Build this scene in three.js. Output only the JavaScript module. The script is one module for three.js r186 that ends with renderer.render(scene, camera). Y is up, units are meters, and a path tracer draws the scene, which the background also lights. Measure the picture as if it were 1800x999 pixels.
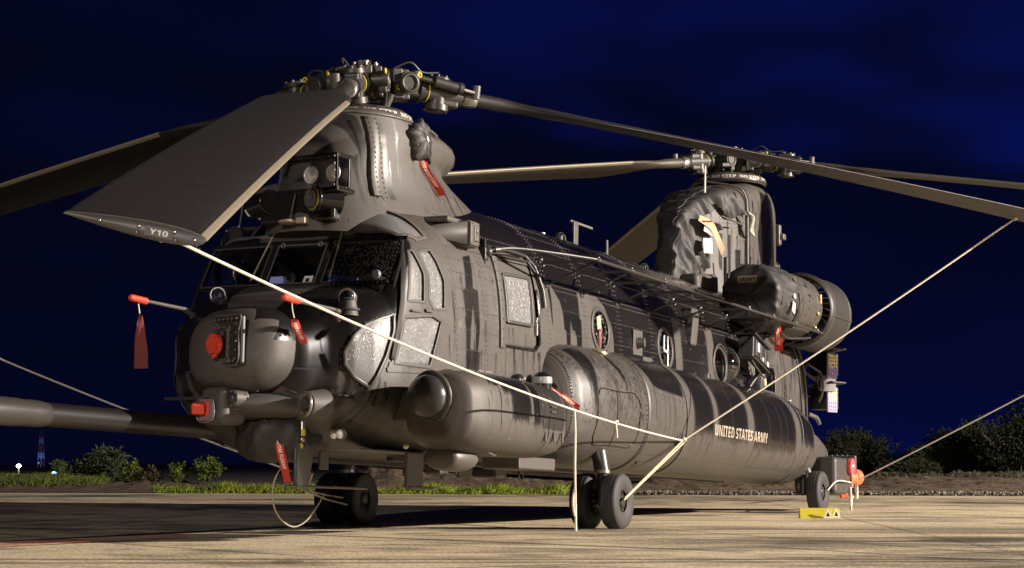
import * as THREE from 'three';
import { mergeGeometries } from 'three/addons/utils/BufferGeometryUtils.js';
import { RoundedBoxGeometry } from 'three/addons/geometries/RoundedBoxGeometry.js';
import { ImprovedNoise } from 'three/addons/math/ImprovedNoise.js';

// ---------- camera ----------
const W = 1024, H = 568;
const scene = new THREE.Scene();
const camera = new THREE.PerspectiveCamera(16.383, W / H, 0.5, 4000);
const CAM = new THREE.Vector3(-17.511, 0.6946, 9.8647), YAW = 0.43632, PITCH = 0.09126;
camera.position.copy(CAM);
camera.lookAt(CAM.x + Math.cos(YAW) * Math.cos(PITCH), CAM.y + Math.sin(PITCH), CAM.z - Math.sin(YAW) * Math.cos(PITCH));
scene.add(camera);

// ---------- night sky: deep blue air with dim cloud banks ----------
const noise3 = new ImprovedNoise();
const fbm = (x, y, z, n = 4) => { let s = 0, a = .5; for (let i = 0; i < n; i++) { s += a * noise3.noise(x, y, z); x *= 2.03; y *= 2.03; z *= 2.03; a *= .5; } return s; };
const smooth = (a, b, x) => { const t = Math.min(1, Math.max(0, (x - a) / (b - a))); return t * t * (3 - 2 * t); };
{
  const w = 2048, h = 1024, d = new Float32Array(w * h * 4);
  for (let j = 0; j < h; j++) for (let i = 0; i < w; i++) {
    const el = ((j + .5) / h - .5) * Math.PI, az = ((i + .5) / w - .5) * 2 * Math.PI, c = Math.cos(el), x = Math.cos(az) * c, y = Math.sin(el), z = Math.sin(az) * c;
    const n = fbm(x * 2.6 + 7.3, y * 9 + 2.1, z * 2.6 - 3.7, 4), m = fbm(x * 8 + 1.7, y * 22, z * 8 + 5, 3), E = el * 57.3 + 7.5 * n + 3 * m;
    const a = Math.atan2(Math.sin(YAW - Math.atan2(-z, x)), Math.cos(YAW - Math.atan2(-z, x))) * 57.3, to = smooth(-7, 5, a + 5 * n) * (1 - smooth(70, 120, a)); // the clearer part of the sky
    const gap = smooth(8.6, 11.4, E) * (1 - .75 * smooth(13.6, 19, E)) * to, low = Math.exp(-Math.max(0, E) / 3.2);
    const b = .0085 + .05 * gap * (.75 + .8 * m + .5 * n) + (.005 + .027 * to) * low + .009 * smooth(-.1, .3, n + .4 * m), o = (j * w + i) * 4;
    d[o] = .0011 + .012 * b; d[o + 1] = .0013 + .05 * b; d[o + 2] = b; d[o + 3] = 1;
    if (el < 0) { d[o] *= .3; d[o + 1] *= .3; d[o + 2] *= .3; }
  }
  const t = new THREE.DataTexture(d, w, h, THREE.RGBAFormat, THREE.FloatType);
  t.mapping = THREE.EquirectangularReflectionMapping; t.magFilter = THREE.LinearFilter; t.needsUpdate = true;
  scene.background = t; scene.environment = t;
}

// ---------- exposure ----------
const renderer = new THREE.WebGLRenderer({ antialias: true });
renderer.setSize(W, H);
renderer.toneMapping = THREE.LinearToneMapping;
renderer.toneMappingExposure = 1;
renderer.shadowMap.enabled = true;

// ---------- apron floodlights (masts stand outside the picture; see floodlightMast) ----------
const FLOODS = [
  { at: [19.3, 16.2, 48.5], aim: [2, 1, -2], power: 27500, colour: [1, .885, .775], size: 22, label: 'tall apron floodlight mast off to the port side' },
  { at: [-54, 17, 14], aim: [2, 1, 0], power: 3800, colour: [1, .9, .83], size: 30, label: 'apron floodlight mast behind the photographer' },
];
// ---------- helpers ----------
let seed = 11;
const rnd = () => { seed = (seed + 0x6D2B79F5) | 0; let t = Math.imul(seed ^ seed >>> 15, 1 | seed); t = t + Math.imul(t ^ t >>> 7, 61 | t) ^ t; return ((t ^ t >>> 14) >>> 0) / 4294967296; };
const rr = (a, b) => a + (b - a) * rnd();
const V = (x, y, z) => new THREE.Vector3(x, y, z);
const names = {};
const numbered = n => { const k = names[n] = (names[n] ?? -1) + 1; return k ? `${n}_${String(k).padStart(3, '0')}` : n; };
function M(...gs) { // merge geometries into one
  return mergeGeometries(gs.flat().map(g => {
    g = g.index ? g.toNonIndexed() : g;
    for (const k of Object.keys(g.attributes)) if (!['position', 'normal', 'uv'].includes(k)) g.deleteAttribute(k);
    return g;
  }));
}
function mesh(name, geo, mat, parent) {
  const m = new THREE.Mesh(Array.isArray(geo) ? M(geo) : geo, mat); m.name = name; m.castShadow = m.receiveShadow = true; parent.add(m); if (Array.isArray(geo) && geo.length > 1 && /^(bolt|rivet|nut|flare|exhaust_vane|brake)$/.test(name)) m.userData.kind = 'stuff'; return m;
}
const each = (name, geos, mat, parent) => geos.forEach(g => mesh(name, g, mat, parent));
function grp(name, parent, x = 0, y = 0, z = 0) { const g = new THREE.Group(); g.name = name; g.position.set(x, y, z); parent.add(g); return g; }
function tag(o, label, category, group) { o.name = numbered(o.name); o.userData = { label, category }; if (group) o.userData.group = group; return o; }
const kind = (o, k) => { o.userData.kind = k; return o; };
const at = (g, x, y, z, rx = 0, ry = 0, rz = 0) => { g.applyMatrix4(new THREE.Matrix4().makeRotationFromEuler(new THREE.Euler(rx, ry, rz)).setPosition(x, y, z)); return g; };
const box = (w, h, d, x = 0, y = 0, z = 0, rx = 0, ry = 0, rz = 0) => at(new THREE.BoxGeometry(w, h, d), x, y, z, rx, ry, rz);
const rbox = (w, h, d, r, x = 0, y = 0, z = 0, rx = 0, ry = 0, rz = 0) => at(new RoundedBoxGeometry(w, h, d, 3, r), x, y, z, rx, ry, rz);
const sph = (r, x, y, z, sx = 1, sy = 1, sz = 1, n = 18) => { const g = new THREE.SphereGeometry(r, n, Math.ceil(n * .7)); g.scale(sx, sy, sz); g.translate(x, y, z); return g; };
function cyl(a, b, r0, r1 = r0, n = 16) { // from a to b
  const A = V(...a), B = V(...b), d = B.clone().sub(A), g = new THREE.CylinderGeometry(r1, r0, d.length(), n);
  g.applyQuaternion(new THREE.Quaternion().setFromUnitVectors(V(0, 1, 0), d.normalize())); g.translate((A.x + B.x) / 2, (A.y + B.y) / 2, (A.z + B.z) / 2); return g;
}
function ring(c, axis, R, r, n = 28) { const g = new THREE.TorusGeometry(R, r, 6, n); g.applyQuaternion(new THREE.Quaternion().setFromUnitVectors(V(0, 0, 1), V(...axis).normalize())); g.translate(...c); return g; }
function tube(pts, r, n = 8, seg = 0, closed = false) { return new THREE.TubeGeometry(new THREE.CatmullRomCurve3(pts.map(p => V(...p)), closed, 'centripetal'), seg || pts.length * 8, r, n, closed); }
function lathe(prof, n = 32) { return new THREE.LatheGeometry(prof.map(([r, y]) => new THREE.Vector2(r, y)), n); } // about y
function latheX(prof, c, n = 36) { const g = lathe(prof, n); g.rotateZ(-Math.PI / 2); g.translate(...c); return g; } // profile [r, x]
function loft(rings, closed = true, caps = 0, uv) { // rings of [x,y,z]; uv(i,j,p)
  const m = rings.length, n = rings[0].length, pos = [], uvs = [], idx = [], c = closed ? n + 1 : n;
  for (let i = 0; i < m; i++) for (let j = 0; j < c; j++) { const p = rings[i][j % n]; pos.push(...p); uvs.push(...(uv ? uv(i, j, p) : [j / (c - 1), i / (m - 1)])); }
  for (let i = 0; i < m - 1; i++) for (let j = 0; j < c - 1; j++) { const a = i * c + j, b = a + 1, d = a + c, e = d + 1; idx.push(a, b, d, b, e, d); }
  const cap = (i, flip) => {
    const k = pos.length / 3, o = [0, 0, 0]; rings[i].forEach(p => p.forEach((v, q) => o[q] += v / n)); pos.push(...o); uvs.push(.5, .5);
    for (let j = 0; j < c - 1; j++) { const a = i * c + j; flip ? idx.push(k, a + 1, a) : idx.push(k, a, a + 1); }
  };
  if (caps & 1) cap(0, 1); if (caps & 2) cap(m - 1, 0);
  const g = new THREE.BufferGeometry();
  g.setAttribute('position', new THREE.Float32BufferAttribute(pos, 3)); g.setAttribute('uv', new THREE.Float32BufferAttribute(uvs, 2)); g.setIndex(idx); g.computeVertexNormals();
  if (closed) { const N = g.attributes.normal; for (let i = 0; i < m; i++) { const a = i * c, b = a + c - 1, v = V(N.getX(a) + N.getX(b), N.getY(a) + N.getY(b), N.getZ(a) + N.getZ(b)).normalize(); N.setXYZ(a, v.x, v.y, v.z); N.setXYZ(b, v.x, v.y, v.z); } }
  return g;
}
const interp = (tab, x) => { // rows [x, a, b, ...]
  if (x <= tab[0][0]) return tab[0].slice(1);
  for (let i = 0; i < tab.length - 1; i++) if (x <= tab[i + 1][0]) { const k = (x - tab[i][0]) / (tab[i + 1][0] - tab[i][0]); return tab[i].slice(1).map((a, j) => a + (tab[i + 1][j + 1] - a) * k); }
  return tab[tab.length - 1].slice(1);
};
const sp = (v, e) => Math.sign(v) * Math.pow(Math.abs(v), 2 / e);
function inPoly(x, y, P) { let c = false; for (let i = 0, j = P.length - 1; i < P.length; j = i++) if ((P[i][1] > y) !== (P[j][1] > y) && x < (P[j][0] - P[i][0]) * (y - P[i][1]) / (P[j][1] - P[i][1]) + P[i][0]) c = !c; return c; }

// ---------- painted skins: colour, gloss and relief of one surface drawn together ----------
class Skin {
  constructor(w, h, scaleX, scaleY, dry = '#443f3b', rough = .55) { // scale: pixels per metre
    this.w = w; this.h = h; this.sx = scaleX; this.sy = scaleY;
    [this.c, this.r, this.b] = [dry, this.grey(rough), '#808080'].map(f => { const k = document.createElement('canvas'); k.width = w; k.height = h; const x = k.getContext('2d'); x.fillStyle = f; x.fillRect(0, 0, w, h); return x; });
  }
  grey(v) { const k = Math.round(v * 255); return `rgb(${k},${k},${k})`; }
  X(x) { return x * this.sx; } Y(y) { return this.h - y * this.sy; }
  grain(n, big, a = .05) { for (let i = 0; i < n; i++) { const x = rnd() * this.w, y = rnd() * this.h, s = rr(.3, 1) * big, t = rnd() < .5; this.c.fillStyle = t ? `rgba(120,108,98,${a * rnd()})` : `rgba(14,12,12,${a * rnd()})`; this.c.beginPath(); this.c.ellipse(x, y, s, s * rr(.5, 2), 0, 0, 7); this.c.fill(); this.r.fillStyle = t ? `rgba(190,190,190,${a * rnd()})` : `rgba(70,70,70,${a * rnd()})`; this.r.beginPath(); this.r.ellipse(x, y, s, s * rr(.5, 2), 0, 0, 7); this.r.fill(); } }
  shape(ctx, P, fill) { ctx.fillStyle = fill; ctx.beginPath(); P.forEach(([x, y], i) => i ? ctx.lineTo(this.X(x), this.Y(y)) : ctx.moveTo(this.X(x), this.Y(y))); ctx.closePath(); ctx.fill(); }
  wet(P, a = .94, g = .25) { // a film of rain water on the paint, with its outline
    this.shape(this.c, P, `rgba(17,15,15,${a})`); const k = Math.round(g * 255); this.shape(this.r, P, `rgba(${k},${k},${k},${Math.min(1, a + .05)})`);
  }
  run(x0, x1, yTop, yBot, ragged = .12, a = .9, taper = .0) { // a sheet of water running down, with a torn lower edge
    const P = [[x0, yTop], [x1, yTop]], n = Math.max(4, Math.round((x1 - x0) / .035));
    for (let i = n; i >= 0; i--) { const k = i / n; P.push([x0 + (x1 - x0) * (k * (1 - taper) + taper / 2) + rr(-.008, .008), yBot + rr(-ragged, ragged)]); }
    this.wet(P, a);
    for (let i = 0; i < n * 1.2; i++) { const x = x0 + (x1 - x0) * (taper / 2 + rnd() * (1 - taper)), l = rr(.3, 1.6) * ragged; this.wet([[x, yBot + ragged], [x + .012, yBot + ragged], [x + .006, yBot - l]], a); }
  }
  line(pts, w = .008, a = .55) { for (const [ctx, st] of [[this.c, `rgba(16,14,14,${a})`], [this.b, `rgba(40,40,40,1)`]]) { ctx.strokeStyle = st; ctx.lineWidth = Math.max(1, w * this.sx); ctx.beginPath(); pts.forEach(([x, y], i) => i ? ctx.lineTo(this.X(x), this.Y(y)) : ctx.moveTo(this.X(x), this.Y(y))); ctx.stroke(); } }
  rivets(x0, y0, x1, y1, step = .045, r = .007, a = .55) {
    const n = Math.max(1, Math.round(Math.hypot(x1 - x0, y1 - y0) / step));
    for (let i = 0; i <= n; i++) { const x = this.X(x0 + (x1 - x0) * i / n), y = this.Y(y0 + (y1 - y0) * i / n); this.b.fillStyle = '#e8e8e8'; this.b.beginPath(); this.b.arc(x, y, Math.max(.9, r * this.sx), 0, 7); this.b.fill(); this.c.fillStyle = `rgba(128,118,108,${a})`; this.c.beginPath(); this.c.arc(x, y, Math.max(.7, r * this.sx * .8), 0, 7); this.c.fill(); }
  }
  blur(r) { for (const x of [this.c, this.r]) { const I = x.getImageData(0, 0, this.w, this.h), d = I.data, w = this.w, h = this.h, t = new Float32Array(Math.max(w, h)); for (const [n, m, sn, sm] of [[h, w, w * 4, 4], [w, h, 4, w * 4]]) for (let i = 0; i < n; i++) for (let c = 0; c < 3; c++) { const o = i * sn + c; let s = 0; for (let k = -r; k <= r; k++) s += d[o + Math.min(m - 1, Math.max(0, k)) * sm]; for (let j = 0; j < m; j++) { t[j] = s / (2 * r + 1); s += d[o + Math.min(m - 1, j + r + 1) * sm] - d[o + Math.max(0, j - r) * sm]; } for (let j = 0; j < m; j++) d[o + j * sm] = t[j]; } x.putImageData(I, 0, 0); } }
  drops(n, x0, x1, y0, y1, r = .008) { for (let i = 0; i < n; i++) { const x = rr(x0, x1), y = rr(y0, y1), s = r * rr(.5, 1.5), l = rr(1, 3) * s; this.wet([[x - s, y], [x, y + s], [x + s, y], [x, y - l]], .8); } }
  trickles(n, x0, x1, y0, y1, l0, l1, w = .016) { // thin irregular trickles of rain
    for (let i = 0; i < n; i++) { let x = rr(x0, x1), y = rr(y0, y1), k = w * rr(.4, 1.4); const l = rr(l0, l1), L = [], R = [], m = 7; for (let j = 0; j <= m; j++) { const t = j / m; L.push([x - k * (1 - .8 * t) * rr(.6, 1.3), y - l * t]); R.unshift([x + k * (1 - .8 * t) * rr(.6, 1.3), y - l * t]); x += rr(-.5, .5) * k; } this.wet([...L, ...R], rr(.45, .9)); }
  }
  scuffs(n, x0, x1, y0, y1, r) { for (let i = 0; i < n; i++) { const x = rr(x0, x1), y = rr(y0, y1), s = r * rr(.2, 1), P = [...Array(9)].map((_, k) => [x + s * rr(.4, 1) * Math.cos(k * .7), y + s * rr(.3, 1.2) * Math.sin(k * .7)]); this.shape(this.c, P, `rgba(132,120,108,${rr(.1, .4)})`); this.shape(this.r, P, `rgba(200,200,200,.4)`); } }
  text(s, x, y, size, fill, font = 'sans-serif', squeeze = 1) { const c = this.c; c.save(); c.translate(this.X(x), this.Y(y)); c.scale(squeeze * this.sx / this.sy, 1); c.fillStyle = fill; c.font = `bold ${Math.round(size * this.sy)}px ${font}`; c.fillText(s, 0, 0); c.restore(); }
  material(o = {}) {
    const T = (x, srgb) => { const t = new THREE.CanvasTexture(x.canvas); t.wrapS = t.wrapT = THREE.ClampToEdgeWrapping; if (srgb) t.colorSpace = THREE.SRGBColorSpace; return t; };
    return new THREE.MeshPhysicalMaterial({ map: T(this.c, 1), roughnessMap: T(this.r), roughness: 1, bumpMap: T(this.b), bumpScale: .004, side: THREE.DoubleSide, ...o });
  }
}
const lin = (r, g, b) => new THREE.Color().setRGB(r, g, b);
const std = (c, roughness = .6, metalness = 0, o = {}) => new THREE.MeshStandardMaterial({ color: lin(...c), roughness, metalness, side: THREE.DoubleSide, ...o });
const DRY = '#443f3b';
const MAT = {
  paint: std([.059, .052, .047], .6), paintDark: std([.03, .027, .026], .4), wetPaint: std([.012, .011, .011], .16), black: std([.012, .011, .011], .5), blackGloss: std([.01, .01, .01], .12),
  rubber: std([.03, .027, .026], .7), steel: std([.34, .32, .3], .34, .85), darkSteel: std([.1, .095, .09], .35, .6), hubMetal: std([.042, .038, .034], .42, .4), yellow: std([.5, .42, .03], .5), red: std([.62, .05, .02], .5),
  redCloth: std([.6, .055, .03], .8), white: std([.72, .7, .66], .5), rope: std([.62, .56, .46], .9), oldRope: std([.35, .3, .23], .9), frame: std([.05, .044, .04], .45), brass: std([.5, .4, .2], .35, .7),
  rib: std([.085, .075, .067], .45), tan: std([.32, .26, .18], .5), blue: std([.02, .04, .4], .5), paleBlue: std([.25, .3, .65], .5), card: std([.6, .58, .55], .7), seat: std([.05, .055, .045], .9), orange: std([.55, .12, .04], .5),
  drop: new THREE.MeshPhysicalMaterial({ color: lin(.32, .315, .32), roughness: .15 }),
  wetGlass: new THREE.MeshPhysicalMaterial({ color: lin(.3, .295, .3), transmission: .58, thickness: 0, roughness: .34, ior: 1.5, side: THREE.DoubleSide }),
  glass: new THREE.MeshPhysicalMaterial({ color: 0xffffff, transmission: 1, thickness: 0, roughness: .06, ior: 1.5, side: THREE.DoubleSide }),
  lens: new THREE.MeshPhysicalMaterial({ color: lin(.02, .025, .035), roughness: .06, clearcoat: 1 }),
};
// ---------- hull shape (body frame: x aft, y up, z port) ----------
const ST = [ // x, half width, bottom, top, middle, lower exponent, upper exponent
  [-2.20, .34, 1.26, 1.86, 1.55, 2.2, 2.4], [-2.15, .60, 1.13, 2.02, 1.55, 2.3, 2.6], [-2.05, .82, 1.04, 2.14, 1.56, 2.4, 2.8], [-1.9, .98, .97, 2.22, 1.57, 2.6, 3.0],
  [-1.7, 1.09, .90, 2.29, 1.58, 2.8, 3.4], [-1.46, 1.155, .85, 2.36, 1.6, 3.0, 4.4], [-1.36, 1.175, .83, 2.52, 1.6, 3.1, 5.2], [-1.2, 1.19, .81, 2.80, 1.62, 3.2, 5.2], [-1.08, 1.205, .80, 2.99, 1.63, 3.3, 4.4],
  [-.85, 1.22, .79, 3.17, 1.65, 3.5, 3.3], [-.4, 1.235, .77, 3.3, 1.67, 3.8, 3], [.2, 1.25, .76, 3.4, 1.7, 4, 3], [1.2, 1.26, .75, 3.5, 1.7, 4, 3],
  [3, 1.26, .75, 3.52, 1.7, 4, 3], [6, 1.26, .75, 3.52, 1.7, 4, 3], [9, 1.26, .75, 3.52, 1.7, 4, 3], [10, 1.26, .82, 3.5, 1.75, 4, 3], [11, 1.2, .98, 3.45, 1.8, 3.8, 3], [12, 1.06, 1.14, 3.4, 1.9, 3.6, 3], [12.7, .9, 1.28, 3.36, 2, 3.4, 3], [13.05, .78, 1.4, 3.3, 2, 3.2, 3]];
function station(x) {
  if (x <= ST[0][0]) return ST[0].slice(1);
  for (let i = 0; i < ST.length - 1; i++) if (x <= ST[i + 1][0]) {
    const k = (x - ST[i][0]) / (ST[i + 1][0] - ST[i][0]);
    return ST[i].slice(1).map((a, j) => a + (ST[i + 1][j + 1] - a) * k);
  }
  return ST[ST.length - 1].slice(1);
}
function hullZ(x, y) { const [w, b, t, m, eb, et] = station(x), h = y > m ? t - m : m - b, q = Math.abs(y - m) / h, e = y > m ? et : eb; return q >= 1 ? 0 : w * Math.pow(1 - Math.pow(q, e), 1 / e); }
// ---------- ground ----------
const P2R = (px, f) => f * (px - 900) / 3470; // metres to the right of the axis at that distance
const FW = [Math.cos(YAW), -Math.sin(YAW)], RT = [Math.sin(YAW), Math.cos(YAW)];
const G = (f, r, y = 0) => [CAM.x + FW[0] * f + RT[0] * r, y, CAM.z + FW[1] * f + RT[1] * r]; // metres ahead of and to the right of where the photographer stands
function sheet(rows, uvScale) { // rows of points -> one sheet facing up
  return loft(rows, false, 0, (i, j, p) => [p[0] / uvScale + .37, p[2] / uvScale + .61]);
}
function concreteTextures(size, px) {
  const s = new Skin(px, px, px / size, px / size, '#9a8e7c', .62), c = s.c, r = s.r;
  const img = c.getImageData(0, 0, px, px), ri = r.getImageData(0, 0, px, px), bi = s.b.getImageData(0, 0, px, px), q = 2 * Math.PI;
  const per = (u, v, k, o) => { // noise that tiles
    const R = k / q; return noise3.noise(Math.cos(u * q) * R + o, Math.sin(u * q) * R + Math.cos(v * q) * R * .7, Math.sin(v * q) * R + o * 2.3); };
  for (let j = 0; j < px; j++) for (let i = 0; i < px; i++) {
    const u = i / px, v = j / px, o = (j * px + i) * 4, a = per(u, v, 5, 3.1) + .5 * per(u, v, 13, 8.2), b = per(u, v, 34, 1.7) * .6 + per(u, v, 90, 5.5) * .5, g = rnd() - .5;
    const wet = smooth(.3, .5, a + .45 * b), damp = smooth(-.25, .3, a * .6 + b * .7);
    const t = (1.1 - .34 * damp + .42 * g) * (1 - .25 * wet);
    img.data[o] = 176 * t; img.data[o + 1] = 161 * t; img.data[o + 2] = 133 * t;
    const ro = 255 * (.68 - .12 * damp - .22 * wet + .1 * g); ri.data[o] = ri.data[o + 1] = ri.data[o + 2] = ro;
    const h = 128 + 200 * g * (1 - wet); bi.data[o] = bi.data[o + 1] = bi.data[o + 2] = h;
  }
  c.putImageData(img, 0, 0); r.putImageData(ri, 0, 0); s.b.putImageData(bi, 0, 0);
  for (let k = 0; k < 70; k++) { // tyre rubber and oil marks
    const a = rr(0, 6.3), x = rnd() * size, y = rnd() * size, l = rr(2, 9); c.strokeStyle = `rgba(30,26,22,${rr(.15, .55)})`; c.lineWidth = rr(.03, .22) * s.sx; c.beginPath(); c.moveTo(s.X(x), s.Y(y)); c.quadraticCurveTo(s.X(x + Math.cos(a) * l / 2 + rr(-.4, .4)), s.Y(y + Math.sin(a) * l / 2), s.X(x + Math.cos(a) * l), s.Y(y + Math.sin(a) * l)); c.stroke();
  }
  for (let k = 0; k < 160; k++) { c.fillStyle = `rgba(28,24,20,${rr(.08, .3)})`; c.beginPath(); c.ellipse(rnd() * px, rnd() * px, rr(2, 22), rr(2, 12), rnd() * 3, 0, 7); c.fill(); }
  const T = (x, srgb) => { const t = new THREE.CanvasTexture(x.canvas); t.wrapS = t.wrapT = THREE.RepeatWrapping; if (srgb) t.colorSpace = THREE.SRGBColorSpace; return t; };
  return new THREE.MeshStandardMaterial({ map: T(c, 1), roughnessMap: T(r), roughness: 1, bumpMap: T(s.b), bumpScale: .006, side: THREE.DoubleSide });
}
const soilMat = std([.075, .057, .04], .9);
const edgeF = r => 46.4 - .21 * r - .0006 * r * r; // the far edge of the apron
{
  const soil = []; for (let i = 0; i <= 40; i++) { const k = i / 40, f = -200 + 3400 * k * k * k + 0 * k, row = []; for (let j = 0; j <= 30; j++) row.push(G(f, (j / 30 - .5) * 5000, -.06)); soil.push(row); }
  kind(mesh('ground', sheet(soil, 30), soilMat, scene), 'structure');
  const rows = []; for (let i = 0; i <= 30; i++) { const row = []; for (let j = 0; j <= 40; j++) { const r = (j / 40 - .5) * 260; row.push(G(-60 + (edgeF(r) + 60) * i / 30, r, 0)); } rows.push(row); }
  kind(mesh('apron', sheet(rows, 34), concreteTextures(34, 2048), scene), 'structure');
}
// expansion joints sealed with tar, laid with the parking grid
{
  const jm = std([.09, .075, .055], .7), list = [];
  const strip = (a, b, w, y) => { const A = V(...a), B = V(...b), n = B.clone().sub(A).normalize().cross(V(0, 1, 0)).multiplyScalar(w / 2), rows = []; for (let i = 0; i <= 40; i++) { const p = A.clone().lerp(B, i / 40), k = 1 + .25 * noise3.noise(p.x * 2, p.z * 2, 1); rows.push([[p.x - n.x * k, y, p.z - n.z * k], [p.x + n.x * k, y, p.z + n.z * k]]); } return loft(rows, false); };
  for (const f of [9.6, 14.6, 21.4, 27.6, 33.8, 40]) list.push(strip(G(f + .5, -60), G(f - .5, 60), .06, .004));
  for (const r of [-22, -13.4, -4.6, 4.2, 13, 22]) list.push(strip(G(5, r - .6), G(39, r + .6), .018, .008));
  kind(mesh('expansion_joint', list, jm, scene), 'structure');
  const wl = mesh('painted_line', strip(G(18.6, -3.05), G(14.2, 4.2), .035, .012), std([.68, .64, .58], .6), scene); kind(wl, 'structure');
  const rl = mesh('painted_line_001', strip(G(16.3, -4.6), G(18.85, -3.1), .1, .016), std([.6, .07, .03], .6), scene); kind(rl, 'structure');
  const rl2 = mesh('painted_line_002', strip(G(16.9, -4.9), G(19.0, -3.1), .06, .02), std([.6, .07, .03], .6), scene); kind(rl2, 'structure');
}
// soil banks, verge grass
function bank(name, f0, f1, r0, r1, h, mat, off) {
  const rows = []; for (let i = 0; i <= 24; i++) { const row = []; for (let j = 0; j <= 220; j++) { const u = i / 24, v = j / 220, f = f0 + (f1 - f0) * u, r = r0 + (r1 - r0) * v; const e = Math.sin(Math.PI * Math.min(1, u * 1.15) * .9) * Math.min(1, v * 6, (1 - v) * 6); row.push(G(edgeF(r) - 46.4 + f, r, -.05 + Math.max(0, e * h * (1 + .7 * fbm(r * .22 + off, f * .3, off)) + e * .3 * fbm(r * 1.6, f * 1.6, off) + e * .12 * fbm(r * 5, f * 5, off)))); } rows.push(row); }
  return kind(mesh(name, sheet(rows, 8), mat, scene), 'structure');
}
const dirtMat = (() => { const s = new Skin(512, 512, 64, 64, '#5d4a35', .9); s.grain(5000, 5, .5); s.grain(4000, 2, .8); const m = s.material({ bumpScale: .02 }); m.map.wrapS = m.map.wrapT = THREE.RepeatWrapping; m.roughnessMap.wrapS = m.roughnessMap.wrapT = m.bumpMap.wrapS = m.bumpMap.wrapT = THREE.RepeatWrapping; return m; })();
bank('dirt_mound', 50.5, 64, -6.3, 9, .72, dirtMat, 3.3); bank('dirt_mound_001', 48, 62, 4, 40, .34, dirtMat, 8.1); bank('dirt_mound_002', 51, 70, -40, -4.5, .16, dirtMat, 5.4);
function grassBed(n, test, hMin, hMax, tone) {
  const g = new THREE.BufferGeometry(); g.setAttribute('position', new THREE.Float32BufferAttribute([-.012, 0, 0, .012, 0, 0, .008, .55, .06, -.008, .5, .05, .0, 1, .2], 3)); g.setAttribute('normal', new THREE.Float32BufferAttribute([0, .3, 1, 0, .3, 1, 0, .3, 1, 0, .3, 1, 0, .3, 1], 3)); g.setAttribute('uv', new THREE.Float32BufferAttribute([0, 0, 1, 0, 1, .5, 0, .5, .5, 1], 2)); g.setIndex([0, 1, 2, 0, 2, 3, 3, 2, 4]);
  const m = new THREE.InstancedMesh(g, new THREE.MeshPhysicalMaterial({ color: 0xffffff, roughness: 1, specularIntensity: .2, side: THREE.DoubleSide, transmission: .3, thickness: 0 }), n), o = new THREE.Object3D(), c = new THREE.Color();
  for (let i = 0, k = 0; i < n && k < n * 30; k++) {
    const p = test(); if (!p) continue;
    const [f, r, y, s] = p; o.position.set(...G(f, r, y)); o.rotation.set(rr(-.3, .3), rr(0, 6.3), rr(-.3, .3)); const h = rr(hMin, hMax) * (s || 1) * (.75 + .9 * fbm(r * 1.3, f * 1.3, 7)); o.scale.set(1.6, h, 1.1); o.updateMatrix(); m.setMatrixAt(i, o.matrix);
    const t = rr(.6, 1.3); c.setRGB(tone[0] * t * rr(.8, 1.25), tone[1] * t, tone[2] * t); m.setColorAt(i, c); i++;
  }
  m.name = 'grass'; tag(m, tone[3], 'grass'); kind(m, 'stuff'); m.castShadow = m.receiveShadow = true; scene.add(m);
}
grassBed(22000, () => { const r = rr(-9.2, 1.2), u = Math.pow(rnd(), 1.6), f = edgeF(r) + .15 + u * 2.2; return fbm(r * .5, f * .5, 4) + .18 - u * .35 > -.02 ? [f, r, -.05, 1.1 - .4 * u] : 0; }, .14, .34, [.24, .3, .03, 'bright green verge grass along the far apron edge']);
grassBed(26000, () => { const u = rnd(), f = 58 + u * 12, r = P2R(rr(-40, 205 - 90 * Math.abs(u - .4)), f); return [f, r, .06 + .14 * Math.sin(u * 3) * smooth(205, 90, 900 + r * 3470 / f), 1]; }, .12, .3, [.17, .22, .035, 'dark unmown grass behind the apron beyond the nose']);
{ // gravel windrow on the right of the apron edge
  const g = new THREE.IcosahedronGeometry(.02, 0), m = new THREE.InstancedMesh(g, std([1, 1, 1], .8), 9000), o = new THREE.Object3D(), c = new THREE.Color();
  for (let i = 0; i < 9000; i++) { const r = rr(2, 22), u = Math.abs(rr(-1, 1) * Math.sqrt(rnd())); o.position.set(...G(edgeF(r) + .1 + 3.4 * u + .5 * fbm(r * .7, 1, 1), r, .0 + .09 * rnd() * (1 - u))); o.rotation.set(rr(0, 6), rr(0, 6), 0); o.scale.setScalar(rr(.5, 1.9)); o.updateMatrix(); m.setMatrixAt(i, o.matrix); const t = rr(.03, .2); c.setRGB(t, t * .85, t * .68); m.setColorAt(i, c); }
  m.name = 'gravel'; tag(m, 'pale loose gravel strewn along the right apron edge', 'gravel'); kind(m, 'stuff'); scene.add(m);
}
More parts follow.
